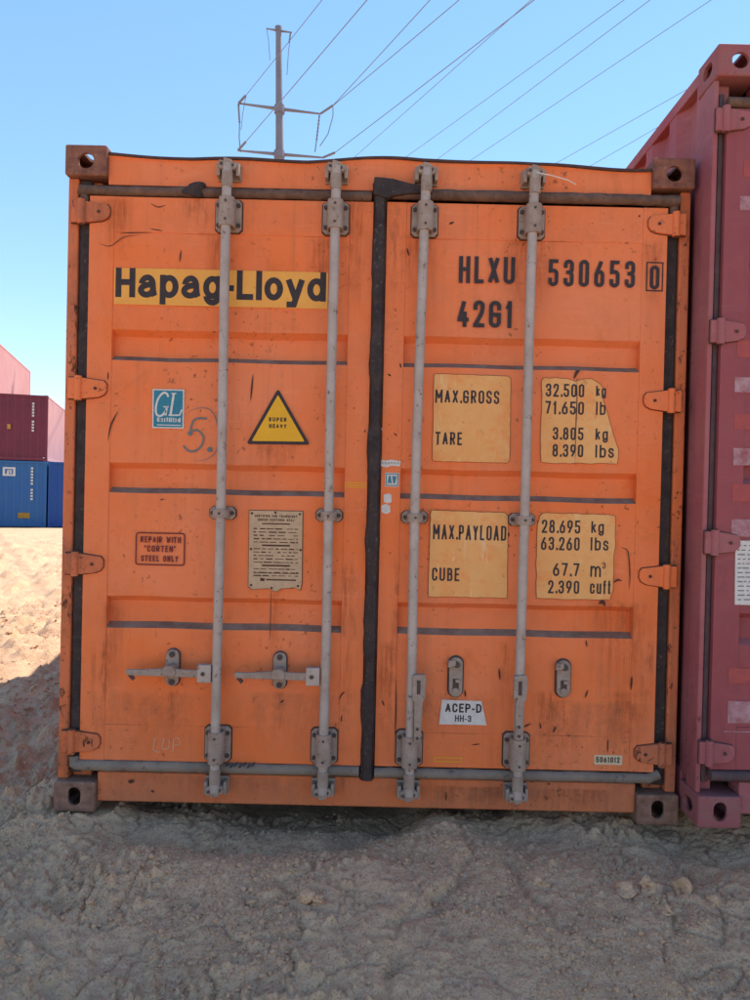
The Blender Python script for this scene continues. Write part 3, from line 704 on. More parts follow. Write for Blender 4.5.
def data_panel(outl, lines, edge=.0014):
    b = MB(); q = pmm(outl, Y0); b.prism(q, Y0, .0035, 0); cx = sum(p[0] for p in q)/len(q); cz = sum(p[1] for p in q)/len(q)
    outline(b, q, edge, Y0-.0003, 2)
    for args in lines: ptext(b, *args[:5], args[5], Y1, 1, **args[6])
    return b.build('data_panel', [CREAM, INK, SCRATCH], RD)
def rough(pts, seed, amp=.5):
    rnd = random.Random(seed); out = []
    for i in range(len(pts)):
        a, c = pts[i], pts[(i+1) % len(pts)]; n = max(1, int(math.hypot(c[0]-a[0], c[1]-a[1])/5))
        out += [(a[0]+(c[0]-a[0])*k/n+(rnd.uniform(-amp, amp) if k else 0), a[1]+(c[1]-a[1])*k/n+(rnd.uniform(-amp, amp) if k else 0)) for k in range(n)]
    return out
g = dict(gap=.34)
data_panel(rough([(434, 375), (436, 373.6), (508, 376.2), (511, 379), (509.6, 460), (507, 463), (434, 461.2), (432.3, 459)], 1, .25),
           [('MAX.GROSS', 435.3, 390.2, 499.3, 403.4, 1.9, g), ('TARE', 435.3, 432, 462, 445, 1.9, g)])
data_panel(rough([(544, 377.6), (568, 378.6), (575, 381.5), (584, 378.8), (592, 379), (600, 384), (605.5, 391), (603, 400), (607, 412), (612, 430), (615.5, 441), (618.5, 450), (617.5, 463.8), (548, 463), (541, 462), (540.3, 440), (542, 400), (541.6, 381)], 2, .5),
           [('32.500', 545.8, 383.8, 584.3, 397, 1.9, g), ('71.650', 545.3, 401.3, 584, 414.5, 1.9, g), ('3.805', 552.8, 427.3, 583.5, 440, 1.9, g), ('8.390', 552.5, 444.2, 583.3, 457, 1.9, g),
            ('kg', 596, 386, 606, 396.2, 1.7, g), ('lb', 596, 401.8, 605.6, 415, 1.7, g), ('kg', 595.5, 428.6, 608, 440, 1.8, g), ('lbs', 595.3, 445, 614, 457.8, 1.8, g)])
data_panel(rough([(431.5, 510.2), (505, 512.8), (508, 516), (507, 598), (428.6, 596.6), (428.3, 590), (430.6, 514)], 3, .25),
           [('MAX.PAYLOAD', 433, 525.2, 506.3, 540, 1.9, g), ('CUBE', 432, 567.8, 459.4, 581, 1.9, g)])
data_panel(rough([(543, 513), (608, 514.5), (615.3, 516), (615, 548), (613.6, 556), (613, 590), (610, 600), (560, 599.3), (536.6, 598), (536.3, 560), (537.6, 525), (540, 516)], 4, .4),
           [('28.695', 541.8, 520, 580.3, 533.3, 1.9, g), ('63.260', 541, 537, 579.7, 550.3, 1.9, g), ('67.7', 553, 563, 579.3, 576.3, 1.9, g), ('2.390', 548, 580.5, 579.3, 593.6, 1.9, g),
            ('kg', 591.3, 521.3, 604, 533, 1.8, g), ('lbs', 590.6, 537.5, 608.6, 550.6, 1.8, g), ('m', 590.4, 562.7, 601, 577, 1.8, g), ('3', 602.3, 562.3, 605.6, 568.6, .9, g), ('cuft', 590, 580.5, 610.6, 594, 1.8, g)])

b = MB(); b.prism(pmm([(442, 699.6), (481.5, 701.2), (486.6, 725.2), (439, 724.2)]), Y0, .0035, 0)
ptext(b, 'ACEP-D', 445.3, 703.6, 481.6, 712.6, 1.7, Y1, 1, gap=.25); ptext(b, 'HH-3', 455, 715.3, 471.3, 721.8, 1.1, Y1, 1, gap=.25)
b.build('inspection_sticker', [WHITE, INK], RD)
b = MB(); b.prism(pmm([(385.3, 472.6), (398.9, 473), (398.5, 486.8), (385, 486.4)]), Y0, .0025, 0); q = pmm([(386.3, 473.8), (397.8, 474), (397.4, 485.6), (386, 485.3)]); outline(b, q, .0035, Y1, 1)
ptext(b, 'AV', 387.6, 475.4, 396.3, 483.8, 1.7, Y2, 1, gap=.1); b.build('small_sticker', [WHITE, TEAL], RD)
b = MB(); b.prism(pmm([(380, 459.8), (386, 460.6), (391, 459.6), (401, 461.2), (399.8, 466.5), (392, 465.6), (386.5, 467.4), (380.3, 465.8)]), Y0, .0025, 0)
for i in range(6): pcurve(b, [(381.5+i*3.1, 462.2), (383.4+i*3.1, 464)], .7, Y1, 1, n=1)
b.build('torn_sticker', [WHITE, MARKER], RD); b = MB(); b.prism(pmm([(383.6, 494.6), (389, 493.3), (391.5, 495), (391.6, 502), (388, 503.4), (384, 502)]), Y0, .0025, 0)
b.build('torn_sticker', [WHITE], RD); b = MB(); b.prism(pmm([(381.4, 505.6), (386, 503.8), (390, 505.8), (390.3, 512), (386.6, 514), (381.8, 512.4)]), Y0, .0025, 0)
b.build('torn_sticker', [WHITE], RD)
b = MB(); b.prism(pmm([(594.3, 754.8), (622.3, 755.4), (621.9, 765), (594, 764.4)]), Y0, .0035, 0); ptext(b, '5061012', 596, 757, 619.8, 762.6, 1.1, Y1, 1, gap=.3)
b.build('number_sticker', [plain('cream_film', (.60, .50, .33), (.55, .42, .26)), INK], RD)
b = MB(); q = pmm([(434.6, 757.3), (461.6, 757.9), (461.3, 761.9), (434.3, 761.3)]); outline(b, q, .0035, Y0, 0); q = pmm([(345.6, 482.6), (366, 483), (365.8, 487.4), (345.4, 487)])
b.build('yellow_sticker', [YELLOW], RD)
b = MB(); outline(b, q, .003, Y0, 0); pcurve(b, [(347, 485), (364, 485.4)], .9, Y0, 0, n=1); b.build('yellow_sticker', [YELLOW], LD)
b = MB(); pcurve(b, [(155, 738), (153.5, 750), (160, 752)], 1.2, Y0, n=2); pcurve(b, [(164, 738), (162.5, 748), (168.5, 748), (169.5, 739)], 1.2, Y0, n=3); pcurve(b, [(173, 752), (174, 739), (179, 739), (179.5, 744), (174, 745.5)], 1.2, Y0, n=3)
b.build('chalk_mark', CHALK, LD)
# stains: rust and oil that has run down the paint
def stain_mat(name, colr, sx, lo, hi, amt):
    n = N(name); sp = n.t.nodes.new('ShaderNodeSeparateXYZ'); n.link(n.tc.outputs['Generated'], sp.inputs[0])
    ex_ = n.math('MULTIPLY', n.ramp(sp.outputs['X'], 0, .3), n.ramp(sp.outputs['X'], 1, .7)); ez = n.math('MULTIPLY', n.ramp(sp.outputs['Z'], 0, .75), n.ramp(sp.outputs['Z'], 1, .94))
    f = n.math('ADD', n.noise(1, 6, .75, n.coord((sx, sx, 5))), n.math('MULTIPLY', n.noise(16, 6, .75), .5))
    a = n.math('MULTIPLY', n.math('MULTIPLY', n.ramp(f, lo, hi), n.math('MULTIPLY', ex_, ez)), amt)
    n.link(a, n.b.inputs['Alpha']); return n.end(colr, .85, 0, None, .1)
ST_RUST = stain_mat('rust_run', (.26, .06, .022), 55, .64, 1.05, .55)
ST_OIL = stain_mat('dark_run', (.045, .026, .022), 42, .70, 1.06, .5)
ST_DUST = stain_mat('dust_splash', (.42, .20, .11), 20, .60, 1.05, .4)
for par, mat, boxes in ((LD, ST_RUST, [(205, 230, 240, 300), (268, 590, 284, 660), (100, 196, 135, 260), (100, 600, 125, 700), (305, 235, 345, 320), (205, 762, 232, 800), (250, 444, 300, 470), (340, 196, 370, 330)]),
                        (LD, ST_OIL, [(340, 560, 362, 760), (165, 690, 182, 745), (272, 690, 290, 740), (180, 196, 215, 240), (90, 640, 112, 756), (325, 765, 352, 800)]),
                        (LD, ST_DUST, [(84, 690, 215, 759), (225, 690, 355, 760), (110, 774, 350, 800)]),
                        (RD, ST_RUST, [(585, 600, 655, 700), (376, 640, 400, 770), (600, 690, 650, 770), (500, 236, 560, 320), (575, 365, 582, 470), (400, 232, 440, 300), (640, 240, 664, 330), (530, 690, 560, 760), (420, 785, 520, 808), (530, 788, 620, 810)]),
                        (RD, ST_OIL, [(388, 196, 408, 330), (495, 640, 530, 735), (548, 698, 580, 770), (443, 698, 470, 702), (392, 560, 402, 690), (640, 640, 656, 740)]),
                        (RD, ST_DUST, [(385, 690, 500, 770), (540, 700, 650, 772), (390, 786, 640, 812)])):
    for (a_, t_, c_, d_) in boxes:
        xa, zb_ = P(a_, t_, -.0009); xb, _ = P(c_, t_, -.0009); _, za_ = P(a_, d_, -.0009); yy = -.0009 if zb_ > .2 and za_ > .15 else .0045
        yy -= .00012*{ST_RUST: 0, ST_OIL: 1, ST_DUST: 2}[mat]
        tag(MB().flat([(xa, za_), (xb, za_), (xb, zb_), (xa, zb_)], yy).build('stain', mat, par), kind='stuff')
# scratches and gouges
b = MB()
for pts, t in ((((181, 250), (179.6, 262)), 1.4), (((253, 374), (250.6, 401)), 1.6), (((118, 411), (111, 425), (108, 440)), 1.6), (((120, 233), (133, 232.6), (152, 232.4)), 1.0),
               (((150, 203), (158, 207), (166, 205)), 1.0), (((150, 228.6), (163, 231)), .9), (((99, 243), (110, 246), (124, 237), (140, 235)), .8), (((128, 782), (134, 781)), 4.0), (((151, 791), (154, 792)), 2.0),
               (((108, 372), (108, 380)), 1.3), (((160, 500), (164, 499)), 1.2), (((280, 703), (284, 700)), 1.6), (((339, 700), (342, 694), (345, 692)), 1.6), (((342, 715), (341, 722)), 1.4),
               (((271, 590), (270.5, 620), (270, 640)), .9), (((220, 310), (219.6, 329)), 1.0)):
    pcurve(b, pts, t, -.0014, taper=True)
tag(b.build('scratch', SCRATCH, LD), kind='stuff')
b = MB()
for pts, t in ((((449, 224), (454, 222)), 2.2), (((407, 248), (409, 256)), 1.8), (((553, 733), (556, 726)), 1.8), (((499, 668), (500, 680)), 1.8), (((465, 690), (465.5, 697)), 1.8), (((608, 739), (607.5, 752)), 1.3),
               (((632, 676), (631, 690)), 2.0), (((585, 698), (588, 690)), 1.6), (((574, 379), (577, 372), (580, 371)), 3.2), (((577, 378), (577, 400), (576, 425), (575, 466)), 1.2), (((599, 604), (603, 602), (605, 606)), 3.6),
               (((613, 583), (618, 580), (622, 581)), 1.8), (((622, 548), (628, 552), (630, 575), (629, 590)), 1.2), (((396, 680), (396, 712), (395, 735)), 1.3), (((382, 700), (384, 706)), 1.6), (((472, 745), (480, 744)), 1.2), (((524, 727), (530, 724)), 1.6),
               (((540, 723), (541, 729)), 1.6), (((586, 640), (587, 647)), 1.4), (((388, 374), (391, 376)), 1.8), (((400, 363), (401, 368)), 1.6), (((394, 433), (397, 436)), 1.4), (((446, 792), (446, 801)), 1.6), (((639, 215), (640, 217)), 2.0)):
    pcurve(b, pts, t, -.0014, taper=True)
tag(b.build('scratch', SCRATCH, RD), kind='stuff')
# torn lump on the top seal, blue marks on the lower seal, loose thread
def lump(name, c, r, mat, parent=None, seed=0, sub=2, squash=(1, 1, 1), amp=.25):
    bm = bmesh.new(); bmesh.ops.create_icosphere(bm, subdivisions=sub, radius=1); rnd = np.random.RandomState(seed)
    k = rnd.normal(size=(7, 3))*2.6; ph = rnd.uniform(0, 6, 7)
    for v in bm.verts:
        s = 1+amp*sum(sin(v.co.dot(Vector(k[i]))+ph[i]) for i in range(7))/3; v.co = Vector((v.co.x*squash[0]*s*r, v.co.y*squash[1]*s*r, v.co.z*squash[2]*s*r))
    me = bpy.data.meshes.new(name); bm.to_mesh(me); bm.free(); me.materials.append(mat)
    return obj(name, me, parent, c)
x, z = P(193, 190, -.01); lump('seal_tear', (x, -.006, z), .027, SEAL_BLACK, LD, 4, 3, (1.5, .7, 1.0), .35)
b = MB()
for i in range(7):
    x, z = P(226+i*4.3, 764+(i % 2)*1.6, -.02); b.tube([(x, -.0185, z-.009), (x+.010, -.0195, z+.006)], .0035, 6)
b.build('blue_mark', BLUE_MARK, LD)
x, z = P(537, 172, -.09)
MB().tube([(x, -.085, z), (x+.06, -.088, z-.012), (x+.12, -.084, z-.026), (x+.15, -.080, z-.040)], .0018, 6).build('loose_thread', WHITE, RD)

# ================================================================== RED CONTAINER
red = empty('shipping_container', (1.232+1.219, -.14, .055), 'taller dark red shipping container at the right edge, right beside the orange one', 'shipping container')
mr = dict(cast=MAROON_CAST, cast_low=MAROON_CAST, post=MAROON_WORN, seal_v=SEAL_MAROON, side=MAROON_WORN, header=MAROON, lip=RUST, sill=MAROON_WORN)
container_shell(red, 2.438, 2.896, 12.19, mr, 2.712, 2.862, (.045, .165), .024, .022, wavy=.001, seed=3)
ex = .047
GR = [(2.06, 1.94), (1.51, 1.39), (.98, .86)]
RL = door(red, -1.219+ex, -.022, .212, 2.668, -1.075, -.112, [(2.20, 2.08), (1.40, 1.28), (.80, .68)], .372, 2.52, [MAROON, MAROON_WORN])
RR = door(red, .030, 1.219-ex, .212, 2.668, .107, 1.075, [(2.20, 2.08), (1.40, 1.28), (.80, .68)], .372, 2.52, [MAROON, MAROON_WORN])
seal_run([(-1.17, .004, 2.690), (-.030, .004, 2.690)], .019, SEAL_BROWN, RL, 11); seal_run([(.03, .0, 2.692), (1.17, .002, 2.692)], .021, SEAL_BROWN, RR, 12)
seal_run([(-1.17, .004, .190), (-.030, .004, .190)], .020, SEAL_MAROON, RL, 13); seal_run([(.03, .0, .190), (1.17, .002, .190)], .020, SEAL_MAROON, RR, 14)
MB().box(-.020, .031, -.024, .03, .165, 2.71).build('door_seal', SEAL_BLACK, RR, bevel=.005)
for z in (2.622, 1.842, 1.060, .277):
    hinge(RL, -1, -1.215, -1.085, z, [MAROON_WORN, RUST_DARK]); hinge(RR, 1, 1.215, 1.085, z, [MAROON_WORN, RUST_DARK])
for par, x in ((RL, -.583), (RL, -.168), (RR, .167), (RR, .583)):
    lock_bar(par, x, .11, 2.785, (1.285, 1.333), (2.53, 2.655), (.224, .354))
YR = -.1412
def rx(pts): return [(p[0]-red.location.x, p[1]-red.location.z) for p in pmm(pts, YR)]
b = MB()
for pts, k in (([(744, 160), (775, 160.7), (775, 178), (744, 177)], 1), ([(740, 196), (775, 196.7), (775, 211), (740, 210)], 0),
               ([(737, 340), (775, 341), (775, 358), (736.5, 357)], 1), ([(735, 377), (775, 378), (775, 393.5), (734.7, 392)], 0),
               ([(734.6, 414), (775, 415), (775, 431), (734.3, 429)], 1), ([(733.6, 448), (775, 449), (775, 466), (733.3, 465)], 0),
               ([(732.6, 484), (775, 485), (775, 503), (732.3, 501)], 1), ([(731.6, 519), (775, 520), (775, 538), (731.3, 536)], 0),
               ([(728.6, 668), (775, 669), (775, 684), (728.3, 683)], 1), ([(728, 701), (775, 702), (775, 724), (727.6, 723)], 0)):
    q = rx(pts); MB().prism(q, -.0012, .0035).build('painted_stripe', (PATCH_W, PATCH_O)[k], RL)
b = MB(); q = rx([(735.3, 540.4), (790, 541.6), (789, 606), (734.6, 604.6)]); b.prism(q, -.0030, .002, 0)
rnd = random.Random(8)
for i in range(13):
    a = (737.3, 545+i*4.5); x = a[0]
    while x < 785:
        e = x+rnd.uniform(2, 8); q = rx([(x, a[1]), (e, a[1]), (e, a[1]+1.1), (x, a[1]+1.1)]); b.flat(q, -.0036, 1); x = e+rnd.uniform(1, 3)
b.build('paper_label', [WHITE, MARKER], RL)
b = MB(); q = rx([(723, 731.5), (760, 732.2)])
ribbon(b, [Vector(p) for p in q], .004, -.0014); b.build('scratch', PATCH_W, RL)

# ================================================================== FAR CONTAINERS
YAWY = radians(16.15)
ux = Vector((cos(YAWY), sin(YAWY), 0)); uy = Vector((-sin(YAWY), cos(YAWY), 0))
d = ray(47.5, 527.0); ZF = -.385; t = (ZF-CAM[2])/d.z
c0 = Vector((CAM[0]+t*d.x, CAM[1]+t*d.y, ZF))            # ground corner between the two blue containers
def far_container(i, level, front, side, label, marks=()):
    """i: column to the right of c0's left neighbour; origin at its front left bottom corner"""
    o = c0+ux*((i-1)*2.50)+Vector((0, 0, level*2.595))
    r = empty('shipping_container', o, label, 'shipping container', 'containers stacked in the far yard', YAWY)
    Wf, Hf, Lf = 2.438, 2.591, 12.19
    c = MB(); corrugated(c, .10, Wf-.10, .14, Hf-.08, .02, .036, 'x', -1, .28); c.build('end_wall', front, r)
    for x in (0, Wf):
        c = MB(); corrugated(c, .1, Lf-.1, .14, Hf-.06, x+(-.01 if x else .01), .036, 'y', 1 if x else -1, .28); c.build('side_wall', side, r)
        c = MB(); xa, xb = (0, .10) if not x else (Wf-.10, Wf)
        c.box(xa, xb, .006, .10, .118, Hf-.118); c.build('corner_post', front, r)
        c = MB(); c.box(xa, xb, Lf-.10, Lf-.006, .118, Hf-.118); c.build('corner_post', side, r)
        c = MB(); xa, xb = (.004, .064) if not x else (Wf-.064, Wf-.004)
        c.box(xa, xb, .16, Lf-.16, Hf-.06, Hf-.012); c.build('top_rail', side, r)
        c = MB(); c.box(xa, xb, .16, Lf-.16, .02, .14); c.build('bottom_rail', side, r)
        for y in (0, Lf-.17):
            for z in (0, Hf-.118):
                c = MB(); xa = 0 if not x else Wf-.16
                c.box(xa, xa+.16, y, y+.17, z, z+.118); c.build('corner_casting', front if y == 0 else side, r, bevel=.01)
    c = MB(); c.box(.16, Wf-.16, .006, .08, Hf-.09, Hf-.01); c.build('top_rail', front, r)
    c = MB(); c.box(.16, Wf-.16, .006, .08, .02, .14); c.build('bottom_rail', front, r)
    c = MB(); c.box(.06, Wf-.06, .05, Lf-.05, Hf-.05, Hf-.022); c.build('roof', side, r)
    c = MB(); c.box(.08, Wf-.08, .1, Lf-.1, .06, .13); c.build('floor', FAR_DARK, r)
    for nm, quads, mats in marks:
        c = MB()
        for (xa, xb, za, zb, k) in quads: c.box(xa, xb, .012-.004*k, .030, za, zb, k)
        c.build(nm, mats, r)
    return r
def vtext(x0, x1, z0, z1, n):
    h = (z1-z0)/n; return [(x0, x1, z0+i*h, z0+i*h+h*.66, 0) for i in range(n) if i not in (4,)]
far_container(0, 0, FAR_BLUE, FAR_BLUE, 'blue far container with white square logo, under the maroon one at left',
    [('logo', [(.85, 1.30, 1.98, 2.32, 0), (.93, 1.22, 2.05, 2.25, 1), (1.0, 1.07, 2.05, 2.22, 2), (1.0, 1.17, 2.17, 2.22, 2), (1.10, 1.17, 2.08, 2.22, 2)], [WHITE, FAR_BLUE, WHITE]),
     ('lettering', vtext(1.86, 1.94, 1.05, 2.38, 11), [WHITE]), ('yellow_patch', [(1.42, 1.84, .34, .55, 0)], [plain('mustard_patch', (.42, .23, .03))])])
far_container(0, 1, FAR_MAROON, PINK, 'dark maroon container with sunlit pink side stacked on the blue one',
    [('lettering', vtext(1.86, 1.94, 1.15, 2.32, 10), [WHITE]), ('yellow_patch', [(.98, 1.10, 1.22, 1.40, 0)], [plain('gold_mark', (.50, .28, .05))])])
far_container(1, 0, FAR_NAVY, FAR_NAVY, 'plain strong blue container on the sand, right next to the blue one with the logo')
far_container(-1, 0, FAR_NAVY, FAR_NAVY, 'blue container at the very bottom of the tallest far stack')
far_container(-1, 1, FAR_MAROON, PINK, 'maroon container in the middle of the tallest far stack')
far_container(-1, 2, PINK, PINK, 'faded, sunlit pink container on top of the tallest far stack, third level')

# ================================================================== PYLON AND POWER LINES
PD = 42.0                                                # distance of the pylon's plane
def at(px, py, y): x, z = P(px, py, y); return Vector((x, y, z))
base = at(279.5, 150, PD); top = at(278.5, 28, PD)
pyl = empty('power_pylon', (base.x, PD, -.4), 'grey steel power pylon with three cross arms rising behind the orange container', 'pylon')
def L(v): return v-Vector((base.x, PD, -.4))
MB().tube([(0, 0, 0), L(at(279.6, 150, PD))*1, L(top)], [.34, .235, .165], 16).build('pole', POLE, pyl)
def arm(a, b, r=.09):
    q0, q1 = L(a), L(b); m = (q0+q1)/2+Vector((0, 0, -.02))
    MB().tube([q0, m, q1], [r*.6, r*1.25, r*.6], 8).build('cross_arm', POLE, pyl)
arm(at(266.3, 28.5, PD), at(292, 32.5, PD), .06); arm(at(238.5, 103.3, PD), at(320, 113.8, PD)); arm(at(238.0, 150.5, PD), at(323, 157.6, PD))
MB().tube([L(at(279.5, 105.5, PD)), L(at(279.5, 113.5, PD))], .31, 12).build('collar', POLE, pyl)
MB().tube([L(at(279.3, 151, PD)), L(at(279.3, 158, PD))], .32, 12).build('collar', POLE, pyl)
MB().tube([L(at(278.5, 27, PD)), L(at(278.5, 31, PD))], .21, 12).build('collar', POLE, pyl)
def insul(a, b, r=.085):
    n = 7; pts = [L(a)+(L(b)-L(a))*i/(2*n) for i in range(2*n+1)]
    MB().tube(pts, [r if i % 2 else r*.55 for i in range(2*n+1)], 8).build('insulator', POLE, pyl)
def jumper(pts, r=.035): MB().tube([L(at(*p, PD)) for p in pts], r, 6).build('jumper_wire', WIRE, pyl)
insul(at(238.5, 103.3, PD), at(246, 95.3, PD-.5)); insul(at(238, 150.5, PD), at(246, 141.5, PD-.5)); insul(at(320.5, 113.8, PD), at(333, 105.4, PD-.5)); insul(at(323, 157.6, PD), at(335, 152.6, PD-.5))
insul(at(238.5, 104, PD), at(239.6, 123, PD), .075); insul(at(319.5, 115, PD), at(316.5, 141, PD), .06)
jumper([(239.6, 123), (239.2, 138), (240.5, 152)]); jumper([(316.5, 141), (315, 152)]); jumper([(333, 106), (333, 116), (328, 134), (320, 146)], .028); jumper([(246, 96), (243, 112), (241, 130)], .02)
jumper([(266.8, 29), (268.5, 40), (270, 60)], .02); jumper([(291, 33), (288.5, 52), (287, 75)], .022); jumper([(290.5, 33), (289, 43)], .045)
def wire(a, b, d0, label, r=.021, back=0.0):
    """wire through photo points a (at distance plane d0) and b, kept level, run on past b"""
    A = at(*a, d0); dd = ray(*b); h = A.z-CAM[2]; t = h/dd.z; B = Vector((CAM[0]+t*dd.x, CAM[1]+t*dd.y, A.z))
    D = (B-A)
    if back:
        while back < 8:
            q = A-D*(back+.1)-Vector(CAM)
            if 375+F*q.dot(BA)/q.dot(BC) < 110: break
            back += .1
    st = A-D*back; en = A+D*4.0; n = 48; pts = []
    Ln = 4.0+back
    for i in range(n+1):
        s = -back+Ln*i/n; sag = .18*s*(s-1) if 0 <= s <= 1 else 0
        pts.append(A+D*s+Vector((0, 0, sag*.3)))
    o = MB().tube([p-st for p in pts], r, 6).build('power_line', WIRE, None, st)
    return tag(o, label, 'power line', 'overhead power lines')
wire((246, 95.3), (322, 0), PD-.5, 'thin power line from the left tip of the pylon\'s middle cross arm', .018)
wire((246, 141.5), (367, 0), PD-.5, 'thin power line from the left tip of the pylon\'s lowest cross arm')
wire((333, 105.4), (430, 0), PD-.5, 'upper of two power lines leaving the right tip of the pylon\'s middle arm')
wire((333, 105.8), (459, 0), PD-.5, 'lower of two power lines leaving the right tip of the pylon\'s middle arm')
wire((335, 152.6), (534, 0), PD-.5, 'power line from the right tip of the pylon\'s lowest cross arm')
wire((358, 154), (531, 0), 60, 'power line meeting the one from the pylon\'s lowest arm at the top of the sky', back=.12)
wire((406, 157), (624, 0), 60, 'leftmost of the three evenly spaced lines crossing the sky at middle right', back=.12)
wire((439, 158), (650, 0), 60, 'middle of the three evenly spaced lines crossing the sky at middle right', back=.12)
wire((474, 158), (711, 0), 60, 'rightmost of the three evenly spaced lines crossing the sky at middle right', back=.12)
wire((560, 161), (686, 90), 70, 'upper of two short power lines running behind the red container\'s top corner', .026, back=.12)
wire((599, 161), (646, 134), 70, 'lower of two short power lines running behind the red container\'s top corner', .026, back=.12)

# ================================================================== GROUND
def vnoise(x, y, seed):
    rs = np.random.RandomState(seed); T = rs.rand(256, 256)
    xi = np.floor(x).astype(int); yi = np.floor(y).astype(int); fx = x-xi; fy = y-yi
    fx = fx*fx*fx*(fx*(fx*6-15)+10); fy = fy*fy*fy*(fy*(fy*6-15)+10)
    a = T[xi % 256, yi % 256]; b_ = T[(xi+1) % 256, yi % 256]; c = T[xi % 256, (yi+1) % 256]; d_ = T[(xi+1) % 256, (yi+1) % 256]
    return (a*(1-fx)+b_*fx)*(1-fy)+(c*(1-fx)+d_*fx)*fy-.5
def fbm(x, y, f, o, seed, g=.5):
    s = 0; a = 1
    for i in range(o):
        th = .6*i; s = s+a*vnoise((x*cos(th)-y*sin(th))*f+17.3*i, (x*sin(th)+y*cos(th))*f+5.1*i, seed+i); f *= 2.03; a *= g
    return s
def sstep(v, a, b): t = np.clip((v-a)/(b-a), 0, 1); return t*t*(3-2*t)
def gpt(px, py, z=-.12):
    d = ray(px, py); t = (z-CAM[2])/d.z; return CAM[0]+t*d.x, CAM[1]+t*d.y
FUR = [([(505, 880), (516, 897), (532, 915), (548, 930), (566, 946)], .020, .016, .004), ([(462, 862), (468, 884), (452, 908), (420, 924), (398, 934)], .026, .020, .020),
       ([(612, 928), (642, 946), (680, 966)], .012, .010, .006), ([(352, 846), (300, 862), (240, 858), (190, 852)], .030, .016, .018), ([(395, 940), (391, 965), (385, 985)], .020, .016, .006),
       ([(30, 905), (60, 915), (95, 905)], .03, .016, .01), ([(560, 838), (620, 858), (680, 862), (735, 892)], .030, .02, .022)]
FUR = [([gpt(*p) for p in a], w_, d_, u_) for a, w_, d_, u_ in FUR]
def furrows(x, y):
    z = np.zeros_like(x); m = (y < .1) & (y > -1.1) & (np.abs(x) < 1.8)
    if not m.any(): return z
    xm, ym = x[m], y[m]; wx = xm+fbm(xm, ym, 14., 2, 91)*.05; wy = ym+fbm(xm, ym, 13., 2, 95)*.05; o = np.zeros_like(xm)
    for pts, w_, d_, u_ in FUR:
        best = np.full_like(xm, 9.); side = np.zeros_like(xm)
        for (ax, ay), (bx, by) in zip(pts[:-1], pts[1:]):
            dx, dy = bx-ax, by-ay; t = np.clip(((wx-ax)*dx+(wy-ay)*dy)/(dx*dx+dy*dy), 0, 1)
            dd = np.hypot(wx-ax-t*dx, wy-ay-t*dy); sd = np.sign((wx-ax)*dy-(wy-ay)*dx); u = dd < best
            best = np.where(u, dd, best); side = np.where(u, sd, side)
        o += -d_*np.exp(-(best/w_)**2)*(.6+1.6*np.clip(fbm(xm, ym, 9., 2, 99)+.2, 0, 1))+u_*np.exp(-(best/.09)**2)*sstep(side*best, -.01, .02)
    z[m] = o; return z
